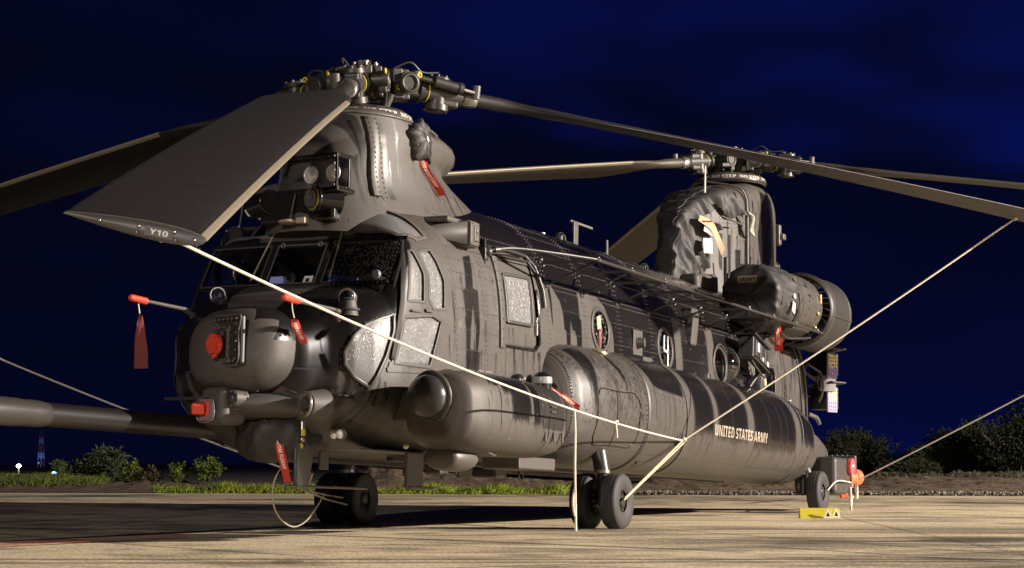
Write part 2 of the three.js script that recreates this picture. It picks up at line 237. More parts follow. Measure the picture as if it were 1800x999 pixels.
// bushes and trees: stem, limbs and a crown of leaf faces
function foliage(name, label, group, pos, w, h, leaves, size, tone, opt = {}) {
  const t = grp(name, scene, ...pos); tag(t, label, opt.category || 'bush', group);
  const limbs = [], tips = [], n = opt.limbs || 9;
  for (let i = 0; i < n; i++) {
    const a = rr(0, 6.3), s = rr(.25, 1), e = [Math.cos(a) * w * .42 * s, h * rr(.5, .92) * (1 - .25 * s), Math.sin(a) * w * .42 * s], b = [Math.cos(a) * w * .06, 0, Math.sin(a) * w * .06], m = [e[0] * .45 + rr(-.06, .06), e[1] * .55, e[2] * .45];
    limbs.push(tube([b, m, e], Math.max(.01, h * .012), 5)); for (let k = 0; k < (opt.clumps || 5); k++) { const u = rr(.35, 1.05); tips.push([e[0] * u + rr(-.12, .12) * w, e[1] * (.35 + .65 * u) + rr(-.1, .12) * h, e[2] * u + rr(-.12, .12) * w, rr(.09, .2) * w]); }
  }
  mesh('trunk', limbs, std([.05, .04, .03], .9), t);
  const q = new THREE.BufferGeometry(); q.setAttribute('position', new THREE.Float32BufferAttribute([0, 0, 0, .5, .12, .5, 0, .03, 1.1, -.5, .12, .5], 3)); q.setAttribute('normal', new THREE.Float32BufferAttribute([0, 1, 0, .3, 1, 0, 0, 1, 0, -.3, 1, 0], 3)); q.setAttribute('uv', new THREE.Float32BufferAttribute([0, 0, 1, 0, 1, 1, 0, 1], 2)); q.setIndex([0, 2, 1, 0, 3, 2]);
  const m = new THREE.InstancedMesh(q, new THREE.MeshPhysicalMaterial({ color: 0xffffff, roughness: 1, specularIntensity: .2, side: THREE.DoubleSide, transmission: .25, thickness: 0 }), leaves), o = new THREE.Object3D(), c = new THREE.Color();
  for (let i = 0; i < leaves; i++) {
    const k = tips[Math.floor(rnd() * tips.length)], a = rr(0, 6.3), b = Math.acos(rr(-1, 1)), s = k[3] * Math.pow(rnd(), .45);
    o.position.set(k[0] + Math.cos(a) * Math.sin(b) * s, Math.max(.03, k[1] + Math.cos(b) * s * (opt.flat || .8)), k[2] + Math.sin(a) * Math.sin(b) * s); o.rotation.set(rr(-3, 3), rr(0, 6.3), rr(-3, 3)); const z = size * rr(.6, 1.4); o.scale.set(z * (opt.slim || .7), z, z); o.updateMatrix(); m.setMatrixAt(i, o.matrix);
    const v = rr(.55, 1.35); c.setRGB(tone[0] * v * rr(.85, 1.2), tone[1] * v, tone[2] * v); m.setColorAt(i, c);
  }
  m.name = 'crown'; kind(m, 'stuff'); m.castShadow = m.receiveShadow = true; t.add(m); return t;
}
const bush = (px, f, w, h, lab, tone = [.035, .055, .016], opt = {}) => foliage(opt.name || 'bush', lab, opt.group, G(f, P2R(px, f), opt.y ?? -.05), w, h, opt.n || 3500, opt.size || .09, tone, opt);
bush(178, 66, 2.0, 1.5, 'wide feathery dark bush beyond the refuelling probe, tallest at the left', [.06, .08, .035], { slim: .22, size: .2, flat: .6, n: 5200, limbs: 16 });
bush(240, 63, .62, .98, 'small round-leaved bush right of the feathery bush', [.1, .13, .02], { size: .09, n: 800 });
bush(268, 62, .9, .7, 'low tangled brown-green scrub between the small bushes', [.06, .055, .025], { n: 1500 });
bush(312, 62, .75, .95, 'small upright bush left of the dirt mound', [.09, .115, .02], { n: 900, size: .1 });
bush(366, 62, .95, 1.12, 'bushy green shrub on the crest of the dirt mound under the probe', [.08, .11, .022], { n: 1700, size: .1 });
bush(108, 74, 1.0, 1.0, 'low bush glowing blue-green right of the small blue lamp', [.07, .1, .03], { n: 1500 });
bush(205, 70, 1.3, .7, 'dark low scrub in front of the tower', [.04, .045, .02], { n: 1500 });
const TG = 'dark trees beyond the apron on the right';
const treeRow = [[1500, 92, 4.4, 2.5, 'rounded dark tree just right of the tail dispenser box'], [1568, 100, 4.4, 1.2, 'low dark shrub in the dip of the tree line'], [1632, 88, 3.0, 1.75, 'dark shrub at the left end of the big thicket'], [1676, 90, 3.8, 2.7, 'dark thicket tree left of the taller pair'], [1728, 88, 4.0, 3.1, 'dense dark tree in the middle of the thicket'], [1788, 84, 4.4, 3.5, 'tallest dark tree at the right edge of the picture'], [1856, 88, 6, 3.9, 'dark tree cut off by the right edge'], [1424, 98, 5, 1.6, 'low dark tree half hidden behind the tail'], [1600, 84, 2.6, .9, 'dark low scrub under the rope at the right']];
for (const [px, f, w, h, lab] of treeRow) foliage('tree', lab, TG, G(f, P2R(px, f), -.1), w, h, 13000, .125, [.026, .03, .013], { category: 'tree', limbs: 16, clumps: 6 });
{ // undergrowth below the thicket
  const g = new THREE.PlaneGeometry(.1, .16), m = new THREE.InstancedMesh(g, new THREE.MeshStandardMaterial({ color: 0xffffff, roughness: 1, side: THREE.DoubleSide }), 9000), o = new THREE.Object3D(), c = new THREE.Color();
  for (let i = 0; i < 9000; i++) { const px = rr(1440, 1860), f = 70 + rr(0, 9), h = .25 + .35 * Math.max(0, fbm(px * .02, f * .2, 3) + .3); o.position.set(...G(f, P2R(px, f), -.05 + h * Math.pow(rnd(), 1.4))); o.rotation.set(rr(0, 6), rr(0, 6), rr(0, 6)); o.scale.setScalar(rr(.6, 1.4)); o.updateMatrix(); m.setMatrixAt(i, o.matrix); const t = rr(.5, 1.4); c.setRGB(.045 * t, .04 * t, .022 * t); m.setColorAt(i, c); }
  m.name = 'undergrowth'; tag(m, 'dark knee-high undergrowth in front of the right-hand trees', 'undergrowth'); kind(m, 'stuff'); m.castShadow = m.receiveShadow = true; scene.add(m);
}
// far lattice tower and distant lamps
{
  const f = 620, t = grp('lattice_tower', scene, ...G(f, P2R(75, f), 0)); tag(t, 'tall red and white lattice tower far behind the bushes', 'tower');
  const hT = 11.6, w = r => 1.5 - .9 * r;
  for (let b = 0; b < 5; b++) { const gs = [], y0 = hT * b / 5, y1 = hT * (b + 1) / 5; for (const [sx, sz] of [[1, 1], [1, -1], [-1, 1], [-1, -1]]) { gs.push(cyl([sx * w(b / 5) / 2, y0, sz * w(b / 5) / 2], [sx * w((b + 1) / 5) / 2, y1, sz * w((b + 1) / 5) / 2], .13, .13, 5)); } const a = w(b / 5) / 2, c = w((b + 1) / 5) / 2; for (const s of [1, -1]) { gs.push(cyl([-a, y0, s * a], [c, y1, s * c], .1, .1, 5), cyl([a, y0, s * a], [-c, y1, s * c], .1, .1, 5), cyl([s * a, y0, -a], [s * c, y1, c], .1, .1, 5)); } mesh('lattice_bay', gs, b % 2 ? std([.4, .42, .46], .6) : std([.2, .06, .06], .6), t); }
  { const L = mesh('lamp_head', sph(.25, -5, 1.2, 3, 1, .8, 1), new THREE.MeshStandardMaterial({ color: 0x000000, emissive: new THREE.Color(.2, .35, 1), emissiveIntensity: 1 }), t), l = new THREE.PointLight(new THREE.Color(.18, .36, 1), 70, 0, 2); l.position.set(t.position.x - 5, 1.2, t.position.z + 3); l.shadow.radius = 12; l.castShadow = true; l.name = 'lamp_light'; scene.add(l); }
  mesh('antenna', [cyl([0, hT, 0], [0, hT + 1, 0], .08)], MAT.steel, t);
}
function farLamp(px, py, f, h, r, col, power, label) {
  const y = CAM.y + (817.5 - py) / 3470 * f, p = G(f, P2R(px, f), 0), t = grp('lamp_post', scene, ...p); tag(t, label, 'lamp');
  mesh('post', cyl([0, 0, 0], [0, y - r, 0], .09, .06, 8), MAT.steel, t);
  mesh('lamp_head', sph(r, 0, y, 0, 1, .8, 1, 14), new THREE.MeshStandardMaterial({ color: 0x000000, emissive: new THREE.Color(...col), emissiveIntensity: power }), t);
  const l = new THREE.PointLight(new THREE.Color(...col), Math.max(5, power * r * r * 8), 0, 2); l.position.set(p[0], y, p[2]); l.shadow.radius = r * 40; l.castShadow = true; l.name = 'lamp_light'; scene.add(l);
}
farLamp(36, 820, 145, 0, .17, [.5, .75, 1], 30, 'bright bluish white lamp low at the far left');
farLamp(98, 833, 71, 0, .085, [.3, .6, 1], 8, 'small blue lamp low beside the tower');
farLamp(229, 824, 160, 0, .12, [.5, .6, 1], 3, 'dim blue lamp glimpsed behind the round-leaved bush');
// the floodlight masts outside the picture
for (const F of FLOODS) {
  const [x, y, z] = F.at, t = grp('floodlight_mast', scene, x, 0, z); tag(t, F.label, 'floodlight');
  const aim = V(...F.aim).sub(V(x, y, z)).normalize(), yaw = Math.atan2(-aim.z, aim.x);
  mesh('pole', cyl([0, 0, 0], [0, y - .2, 0], .22, .12, 14), MAT.steel, t);
  mesh('crossarm', at(rbox(.16, .16, 2.6, .03), 0, y - .3, 0, 0, yaw, 0), MAT.steel, t);
  for (const s of [-.8, .8]) {
    const h = grp('lamp_head', t, -Math.sin(yaw) * -s * 0 + Math.sin(yaw) * s, y, Math.cos(yaw) * s); h.rotation.set(0, yaw, 0);
    mesh('housing', rbox(.3, .5, .7, .05, -.05, 0, 0), MAT.paintDark, h); mesh('lamp_glass', box(.02, .4, .6, .12, 0, 0), new THREE.MeshStandardMaterial({ color: 0x000000, emissive: new THREE.Color(...F.colour), emissiveIntensity: 120 }), h);
  }
  const l = new THREE.SpotLight(new THREE.Color(...F.colour), F.power, 0, 1.5, .25, 2); l.position.set(x + aim.x * .6, y + aim.y * .6, z + aim.z * .6); l.target.position.set(...F.aim); l.shadow.radius = F.size; l.castShadow = true; l.name = 'floodlight_beam'; scene.add(l, l.target);
}
// ---------- the helicopter ----------
const heli = grp('helicopter', scene); tag(heli, 'dark grey twin-rotor transport helicopter tied down on the wet apron', 'helicopter');
const TILT = -0.0295; heli.rotation.z = TILT;
const B2W = p => V(...p).applyAxisAngle(V(0, 0, 1), TILT).toArray(); // body frame to world
const HX0 = -2.3, HL = 15.6;
function hullRing(x, n = 150) { // half section from keel to roof on the port side
  const [w, b, t, m, eb, et] = station(x), P = [];
  for (let i = 0; i <= n; i++) { const a = (i / n - .5) * Math.PI, s = Math.sin(a), c = Math.cos(a), e = s < 0 ? eb : et, h = s < 0 ? m - b : t - m; P.push([x, m + h * sp(s, e), w * sp(Math.max(0, c), e)]); }
  return P;
}
const mainArc = (() => { const P = hullRing(4), a = [0]; for (let i = 1; i < P.length; i++) a.push(a[i - 1] + Math.hypot(P[i][1] - P[i - 1][1], P[i][2] - P[i - 1][2])); const L = a[a.length - 1]; return y => { for (let i = 1; i < P.length; i++) if (P[i][1] >= y && P[i][1] > P[i - 1][1]) { const k = (y - P[i - 1][1]) / (P[i][1] - P[i - 1][1]); return (a[i - 1] + k * (a[i] - a[i - 1])) / L; } return 1; }; })();
// skin of the hull
const hullSkin = new Skin(2048, 1024, 2048 / HL, 1024 / 4.4, DRY, .5);
hullSkin.X = x => (x - HX0) / HL * 2048; hullSkin.Y = y => 1024 * (1 - mainArc(y));
{
  const s = hullSkin; s.grain(900, 26, .06); s.grain(2500, 5, .1);
  // water on the nose and over the windscreen
  s.wet([[-2.3, 1.86], [-1.9, 1.8], [-1.62, 1.95], [-1.5, 2.1], [-1.46, 2.36], [-1.22, 2.84], [-1.12, 2.86], [-1.02, 3.05], [-.95, 3.2], [-1.0, 3.45], [-2.3, 3.45]], .92);
  for (const [a, b, y0, y1] of [[-2.1, -2.0, 1.9, 1.1], [-1.94, -1.9, 1.9, 1.2], [-1.86, -1.74, 1.95, 1.36], [-2.2, -2.12, 1.8, 1.15]]) s.run(a, b, y0, y1, .08, .9, .2);
  s.run(-1.66, -1.6, 1.42, 1.18, .05, .85, .5); s.run(-1.72, -1.69, 1.4, 1.02, .05, .7);
  // the runs in front of the crew door
  s.wet([[-.02, 2.86], [.14, 2.88], [.06, 2.53], [.15, 2.5], [.15, 2.1], [.1, 1.75], [.06, 1.72], [.07, 2.1], [.02, 2.35], [-.04, 2.1], [-.07, 1.55], [-.14, 1.5], [-.13, 2.1], [-.16, 2.5], [-.1, 2.53]], .9); s.wet([[-.1, 1.9], [.16, 1.86], [.14, 1.62], [-.03, 1.6]], .75);
  // roof and the long side
  const roof = [[.3, 3.55], [.35, 3.2], [.5, 2.98], [.75, 2.95], [1.3, 2.98], [1.65, 2.92], [1.75, 2.72], [13.3, 2.66], [13.3, 3.55]]; s.wet(roof, .93, .2);
  for (const [a, b, y0, y1, rg, tp] of [[2.24, 2.74, 2.72, 2.28, .1, .12], [2.3, 2.44, 2.4, 2.06, .05, .3], [2.6, 2.76, 2.4, 2.02, .05, .2], [1.9, 1.98, 2.75, 2.3, .05, .7], [3.7, 5.78, 2.72, 1.7, .05, 0], [6.02, 7.0, 2.72, 1.7, .05, 0], [7.28, 9.2, 2.72, 1.7, .05, 0], [9.2, 9.6, 3.0, 2.5, .1, .3]]) s.run(a, b, y0, y1, rg, .92, tp);
  s.wet([[3.3, 2.72], [3.75, 2.72], [3.75, 2.1], [3.66, 2.4], [3.5, 2.62]], .92); s.wet([[2.0, 2.72], [2.3, 2.72], [2.3, 2.3], [2.2, 2.55]], .9); s.wet([[.35, 2.9], [.8, 2.94], [1.4, 2.96], [1.3, 2.9], [.8, 2.88]], .8);
  s.trickles(34, -.5, 1.9, 1.4, 2.85, .12, .7, .012); s.trickles(10, .7, 1.6, 1.93, 1.96, .2, .6, .012); s.trickles(26, -2.1, -1.5, 1.3, 1.9, .15, .5, .018); s.trickles(40, 9.2, 12.6, 1.9, 3.0, .15, .8, .03); s.trickles(24, -1.6, 1.0, 1.0, 1.4, .1, .3, .015); s.scuffs(26, .5, .64, 1.95, 2.85, .04); s.scuffs(10, -.4, -.2, 2.0, 2.2, .05); s.scuffs(40, -1, 12.5, 1.0, 2.9, .03);
  for (let k = 0; k < 40; k++) { const x = rr(-1, 1.9), y = rr(1.2, 2.7); s.shape(s.c, [[x, y], [x + rr(.1, .5), y + rr(-.05, .05)], [x + rr(.1, .5), y + rr(.1, .4)], [x, y + rr(.1, .4)]], `rgba(${rnd() < .5 ? '92,84,77' : '50,46,43'},.12)`); }
  s.blur(1);
  // skin joints and rivets
  for (const x of [1.86, 2.87, 3.92, 4.97, 6.0, 7.05, 8.1, 9.15]) { s.line([[x, .8], [x, 3.5]], .01, .4); for (const d of [-.035, .035]) s.rivets(x + d, 1.2, x + d, 3.5, .05, .009, .85); }
  for (const y of [2.66, 2.71]) s.rivets(1.9, y, 9.2, y, .045, .008, .8); s.line([[1.9, 2.685], [9.2, 2.685]], .012, .5);
  for (const y of [2.5, 2.3, 2.1, 1.9, 1.7, 2.9, 3.1, 3.28, 3.4]) { s.line([[1.9, y], [9.2, y]], .007, .45); s.rivets(1.9, y, 9.2, y, .06, .007, .7); }
  for (const y of [1.2, 1.4, 1.6, 1.82, 2.02, 2.22, 2.42, 2.58, 2.7, 2.8]) { s.line([[-.42, y], [.6, y]], .006, .3); s.rivets(-.42, y, .58, y, .05, .006, .3); };
  for (const x of [-.3, .3]) { s.line([[x, .85], [x, 2.95]], .007, .35); s.rivets(x + .03, .9, x + .03, 2.95, .05, .006, .35); }
  for (const y of [2.95, 3.03]) s.rivets(.1, y, 9.2, y, .05, .008, .8);
  for (const x of [9.9, 10.4, 10.9, 11.6, 12.3]) { s.line([[x, 1], [x, 3.4]], .01, .5); s.rivets(x + .03, 1, x + .03, 3.4, .06, .006, .3); }
  s.line([[-1.75, .9], [-1.5, 1.3], [-1.35, 1.75]], .01, .5); s.line([[-2.2, 1.2], [-1.2, 1.16], [.6, 1.14]], .008, .4); s.rivets(-2, 1.08, .6, 1.08, .06, .006, .3);
  s.text('U.S. ARMY MODEL', -.06, 1.66, .034, 'rgba(150,140,128,.75)', 'monospace', 1.7); s.text('SERIAL NO. A', -.06, 1.61, .034, 'rgba(150,140,128,.75)', 'monospace', 1.7);
  for (let k = 0; k < 6; k++) { s.c.fillStyle = 'rgba(140,130,120,.4)'; s.c.fillRect(s.X(-.05), s.Y(1.57 - k * .03), 22 + rr(-6, 8), 2); }
  s.drops(260, .3, 1.9, 1.1, 1.9, .006);
}
const hullMat = hullSkin.material();
// regions of the hull that are other parts: [name, outline, way out of the skin, material, parent door]
const ell = (cx, cy, rx, ry, n = 28) => Array.from({ length: n }, (_, i) => [cx + rx * Math.cos(i / n * 2 * Math.PI), cy + ry * Math.sin(i / n * 2 * Math.PI)]);
const hullY = (x, z) => { const [w, b, t, m, eb, et] = station(x); return m + (t - m) * Math.pow(Math.max(0, 1 - Math.pow(Math.abs(z) / w, et)), 1 / et); };
const WIN = {
  doorFront: [[-1.12, 2.68], [-1.07, 2.70], [-.95, 2.48], [-1.0, 2.2], [-1.27, 2.19], [-1.2, 2.45]], doorRear: [[-.96, 2.70], [-.69, 2.75], [-.62, 2.66], [-.54, 2.46], [-.6, 2.17], [-.82, 2.155], [-.9, 2.24], [-.86, 2.46]],
  doorLow: [[-1.33, 2.03], [-.83, 2.09], [-.66, 2.05], [-.88, 1.59], [-1.47, 1.585]], chin: [[-1.46, 2.04], [-1.6, 2.0], [-1.767, 1.93], [-1.9, 1.81], [-1.967, 1.66], [-1.962, 1.54], [-1.896, 1.43], [-1.74, 1.345], [-1.57, 1.65], [-1.48, 1.88]],
  brow: [[-1.15, .42], [-1.0, .39], [-.86, .5], [-.748, .64], [-.70, .80], [-.67, .92], [-.64, 1.02], [-.85, 1.03], [-1.09, .98], [-1.14, .7]], crew: [[.8, 2.69], [1.44, 2.71], [1.41, 2.2], [.78, 2.19]],
  r1: ell(3.31, 2.33, .25, .245), r2: ell(5.4, 2.29, .25, .245), r3: ell(7.47, 2.24, .25, .245), aft: [[9.25, 2.36], [9.8, 2.38], [9.88, 2.3], [9.86, 2.0], [9.22, 2.02]],
};
const REG = [
  ...Object.entries(WIN).map(([k, P]) => ({ k, P, glass: 1, plan: k === 'brow' })),
  { k: 'cockpit_door', P: [[-1.13, 2.78], [-.62, 2.81], [-.47, 2.49], [-.55, 2.1], [-.8, 1.53], [-1.56, 1.5], [-1.4, 2.0], [-1.33, 2.3]], off: .012 },
  { k: 'crew_door', P: [[.72, 2.84], [1.56, 2.86], [1.56, 2.0], [1.48, 1.95], [.7, 1.94]], off: -.02 },
  { k: 'access_panel', P: [[10.4, 3.0], [10.9, 3.02], [10.85, 2.82], [10.36, 2.8]], off: .03 },
  { k: 'access_panel', P: [[9.3, 1.9], [10.3, 1.9], [10.3, 2.96], [9.3, 2.96]], off: .006, aft: 1 },
];
for (const R of REG) { if (R.plan) { R.P2 = R.P; R.P = R.P.map(([x, z]) => [x, hullY(x, z)]); } R.x0 = Math.min(...R.P.map(p => p[0])) - .05; R.x1 = Math.max(...R.P.map(p => p[0])) + .05; R.y0 = Math.min(...R.P.map(p => p[1])) - .05; R.y1 = Math.max(...R.P.map(p => p[1])) + .05; }
const frontCut = (x, y, z) => x < -1.205 && x > -1.452 && Math.abs(y - 2.36 - (x + 1.462) / .262 * .44) < .12 && Math.abs(z) < 1.04;
const xsHull = []; { let x = ST[0][0]; while (x < 13.05) { xsHull.push(x); x += x < 1.8 ? .0199 : (x > 2.9 && x < 3.7) || (x > 5 && x < 5.8) || (x > 7 && x < 7.8) || (x > 9.1 && x < 11) ? .025 : .08; } xsHull.push(13.05); }
const hullParts = {};
{
  const NR = 150, snap = (x, y) => { // pull grid points that lie near an outline onto it, so that cut edges are clean
    for (const R of REG) if (!R.plan && x > R.x0 && x < R.x1 && y > R.y0 && y < R.y1) {
      let best = .014, q = null;
      for (let i = 0; i < R.P.length; i++) { const [ax, ay] = R.P[i], [bx, by] = R.P[(i + 1) % R.P.length], l = (bx - ax) ** 2 + (by - ay) ** 2, k = Math.min(1, Math.max(0, ((x - ax) * (bx - ax) + (y - ay) * (by - ay)) / l)), px = ax + k * (bx - ax), py = ay + k * (by - ay), d = Math.hypot(x - px, y - py); if (d < best) { best = d; q = [px, py]; } }
      if (q) return q;
    } return null; };
  for (const side of [1, -1]) {
    const bag = {};
    const rings = xsHull.map(x => { const P = hullRing(x, NR); let L = 0; const a = [0]; for (let i = 1; i <= NR; i++) { L += Math.hypot(P[i][1] - P[i - 1][1], P[i][2] - P[i - 1][2]); a.push(L); } return P.map((p, i) => { const s = i > 8 && i < NR - 8 ? snap(p[0], p[1]) : null, q0 = s ? [s[0], s[1], hullZ(s[0], s[1])] : p, ca = Math.min(1, q0[2] * 4), q = [q0[0], q0[1], q0[2] + ca * (.0028 * noise3.noise(q0[0] * 3.1, q0[1] * 3.7, 2) + .0016 * noise3.noise(q0[0] * 8, q0[1] * 6, 5))]; return { p: [q[0], q[1], q[2] * side], uv: [(q[0] - HX0) / HL, a[i] / L] }; }); });
    // normals from the grid
    for (let i = 0; i < rings.length; i++) for (let j = 0; j <= NR; j++) { const A = rings[Math.max(0, i - 1)][j].p, B = rings[Math.min(rings.length - 1, i + 1)][j].p, C = rings[i][Math.max(0, j - 1)].p, D = rings[i][Math.min(NR, j + 1)].p, n = V(B[0] - A[0], B[1] - A[1], B[2] - A[2]).cross(V(D[0] - C[0], D[1] - C[1], D[2] - C[2])).multiplyScalar(side).normalize(); if (j === 0) n.set(0, -1, 0); if (j === NR) n.set(n.x, Math.abs(n.y), 0).normalize(); rings[i][j].n = n; }
    for (let i = 0; i < rings.length - 1; i++) for (let j = 0; j < NR; j++) for (const T of [[rings[i][j], rings[i + 1][j], rings[i][j + 1]], [rings[i + 1][j], rings[i + 1][j + 1], rings[i][j + 1]]]) {
      const c = [0, 1, 2].map(q => (T[0].p[q] + T[1].p[q] + T[2].p[q]) / 3); let id = -1;
      if (frontCut(...c)) continue;
      for (let r = 0; r < REG.length; r++) { const R = REG[r]; if (c[0] > R.x0 && c[0] < R.x1 && c[1] > R.y0 && c[1] < R.y1 && Math.abs(c[2]) > .3 && (R.plan ? inPoly(c[0], Math.abs(c[2]), R.P2) : inPoly(c[0], c[1], R.P))) { id = r; break; } }
      const off = id < 0 ? 0 : REG[id].glass ? -.008 : REG[id].off, b = bag[id] ??= { pos: [], nor: [], uv: [] };
      for (const v of side > 0 ? [T[0], T[1], T[2]] : [T[0], T[2], T[1]]) { b.pos.push(v.p[0] + v.n.x * off, v.p[1] + v.n.y * off, v.p[2] + v.n.z * off); b.nor.push(v.n.x, v.n.y, v.n.z); b.uv.push(...v.uv); }
    }
    for (const [id, b] of Object.entries(bag)) { const g = new THREE.BufferGeometry(); g.setAttribute('position', new THREE.Float32BufferAttribute(b.pos, 3)); g.setAttribute('normal', new THREE.Float32BufferAttribute(b.nor, 3)); g.setAttribute('uv', new THREE.Float32BufferAttribute(b.uv, 2)); (hullParts[id] ??= [])[side > 0 ? 0 : 1] = g; }
  }
}
// inner lining so that nothing shows through, tail end
const tailRing = (() => { const P = hullRing(13.05, 40), Q = P.map(([x, y, z]) => [x, y, -z]).reverse().slice(1, -1); return [...P, ...Q]; })();
mesh('fuselage', [hullParts[-1][0], hullParts[-1][1]], hullMat, heli);
mesh('tail_ramp', loft([tailRing, tailRing.map(([x, y, z]) => [13.25, 1.6 + (y - 1.6) * .8 + .15, z * .7])], true, 2), MAT.paintDark, heli);
const dark = std([.012, .011, .012], .85);
mesh('bulkhead', [box(.03, 2.2, 2.3, .45, 1.9, 0), box(2.6, .03, 1.9, -.8, 1.25, 0), box(.03, 2.0, 2.1, 9, 1.9, 0), box(8.5, .03, 2.2, 4.7, 1.0, 0), box(8, 1.3, .02, 4.8, 2.2, -.5), box(.3, .02, 1.9, -1.32, 2.25, 0)], dark, heli);
function hullPath(P, off = .004, side = 1, closed = true) { // points along an outline on the skin
  const out = []; for (let i = 0; i < P.length - (closed ? 0 : 1); i++) { const A = P[i], B = P[(i + 1) % P.length], n = Math.max(1, Math.round(Math.hypot(A[0] - B[0], A[1] - B[1]) / .06)); for (let k = 0; k < n; k++) { const x = A[0] + (B[0] - A[0]) * k / n, y = A[1] + (B[1] - A[1]) * k / n; out.push([x, y, side * (hullZ(x, y) + off)]); } }
  if (!closed) { const [x, y] = P[P.length - 1]; out.push([x, y, side * (hullZ(x, y) + off)]); } return out;
}
function band(path, w, h = .006) { // a flat strip w wide along a path on the port or starboard skin
  const n = path.length, rings = []; for (let i = 0; i <= n; i++) { const p = V(...path[i % n]), a = V(...path[(i + n - 1) % n]), b = V(...path[(i + 1) % n]), t = b.sub(a).normalize(), o = (() => { const s = Math.sign(p.z), e = .004, z = hullZ(p.x, p.y); return V(-(hullZ(p.x + e, p.y) - z) / e, -(hullZ(p.x, p.y + e) - z) / e, s).normalize(); })(), c = t.clone().cross(o).normalize().multiplyScalar(w / 2), u = o.multiplyScalar(h); rings.push([p.clone().sub(c), p.clone().sub(c).add(u), p.clone().add(c).add(u), p.clone().add(c)].map(v => v.toArray())); }
  return loft(rings, true);
}
const seedDrops = (parent, G, P, n, size, test) => { // rain drops standing on a pane, spread evenly over its faces
  const A = G.attributes.position, N = G.attributes.normal, cum = []; let S = 0; for (let t = 0; t < A.count; t += 3) { const [a, b, c] = [0, 1, 2].map(q => V(A.getX(t + q), A.getY(t + q), A.getZ(t + q))); S += b.sub(a).cross(c.sub(a)).length(); cum.push(S); }
  const g = new THREE.SphereGeometry(1, 6, 4), m = new THREE.InstancedMesh(g, MAT.drop, n), o = new THREE.Object3D(), x0 = Math.min(...P.map(p => p[0])), x1 = Math.max(...P.map(p => p[0])), y0 = Math.min(...P.map(p => p[1])), y1 = Math.max(...P.map(p => p[1])); let k = 0;
  for (let t = 0; k < n && t < n * 20; t++) { let lo = 0, hi = cum.length - 1, q = rnd() * S; while (lo < hi) { const m = lo + hi >> 1; cum[m] < q ? lo = m + 1 : hi = m; } let u = rnd(), v = rnd(); if (u + v > 1) { u = 1 - u; v = 1 - v; } const i = lo * 3, L = f => f(i) + u * (f(i + 1) - f(i)) + v * (f(i + 2) - f(i)), x = L(k => A.getX(k)), y = L(k => A.getY(k)), z = L(k => A.getZ(k)); if (test && !test((x - x0) / (x1 - x0), (y - y0) / (y1 - y0))) continue; const s = size * (.35 + 1.3 * rnd() * rnd()); o.position.set(x, y, z); o.quaternion.setFromUnitVectors(V(0, 0, 1), V(N.getX(i), N.getY(i), N.getZ(i)).normalize()); o.scale.set(s, s * rr(.9, 1.9), s * .5); o.updateMatrix(); m.setMatrixAt(k++, o.matrix); }
  m.count = k; m.name = 'raindrop'; kind(m, 'stuff'); m.castShadow = m.receiveShadow = true; parent.add(m);
};
const cockpitDoors = [1, -1].map(s => grp('cockpit_door', heli)), crewDoor = grp('door', heli);
REG.forEach((R, r) => { const gs = hullParts[r]; [1, -1].forEach((side, i) => {
  const g = gs[i]; if (!g) return;
  if (R.glass) {
    const inDoor = ['doorFront', 'doorRear', 'doorLow'].includes(R.k), parent = inDoor ? cockpitDoors[i] : R.k === 'crew' ? (side > 0 ? crewDoor : heli) : heli;
    const w = mesh('window', g, ['aft', 'r1', 'r2', 'r3'].includes(R.k) || side < 0 ? MAT.glass : MAT.wetGlass, parent), fr = R.k[0] === 'r' ? [band(hullPath(R.P, .0, side), .05, .016)] : [band(R.plan ? R.P2.flatMap(([x, z], i, Q) => { const [u, v] = Q[(i + 1) % Q.length]; return [0, .25, .5, .75].map(k => { const X = x + (u - x) * k, Z = z + (v - z) * k; return [X, hullY(X, Z) + .006, side * Z]; }); }) : hullPath(R.P, .006, side), R.k === 'brow' ? .04 : .03, .012)];
    if (inDoor || R.k === 'crew') mesh('window_frame', fr, R.k === 'crew' ? MAT.frame : MAT.paint, parent); else mesh('frame', fr, R.k === 'brow' ? MAT.rib : MAT.frame, w);
    if (side > 0) { const n = { doorFront: 520, doorRear: 950, doorLow: 2500, chin: 2100, brow: 1100, crew: 1600, r1: 300, r2: 260, aft: 0, r3: 0 }[R.k]; if (n) seedDrops(inDoor || R.k === 'crew' ? parent : w, g, R.P, n, R.k === 'brow' ? .0034 : .0047, R.k === 'chin' ? (u, v) => rnd() < (v > .6 ? 1 : v > .35 ? .45 : .07) : (u, v) => rnd() < .35 + .65 * smooth(-.25, .25, fbm(u * 6, v * 3, R.x0 * 9, 3)) * (.5 + .5 * v)); }
  } else if (R.k === 'cockpit_door') mesh('door_panel', g, hullMat, cockpitDoors[i]);
  else if (R.k === 'crew_door') { mesh('door_panel', g, hullMat, side > 0 ? crewDoor : heli); }
  else mesh(R.k, g, hullMat, heli);
}); });
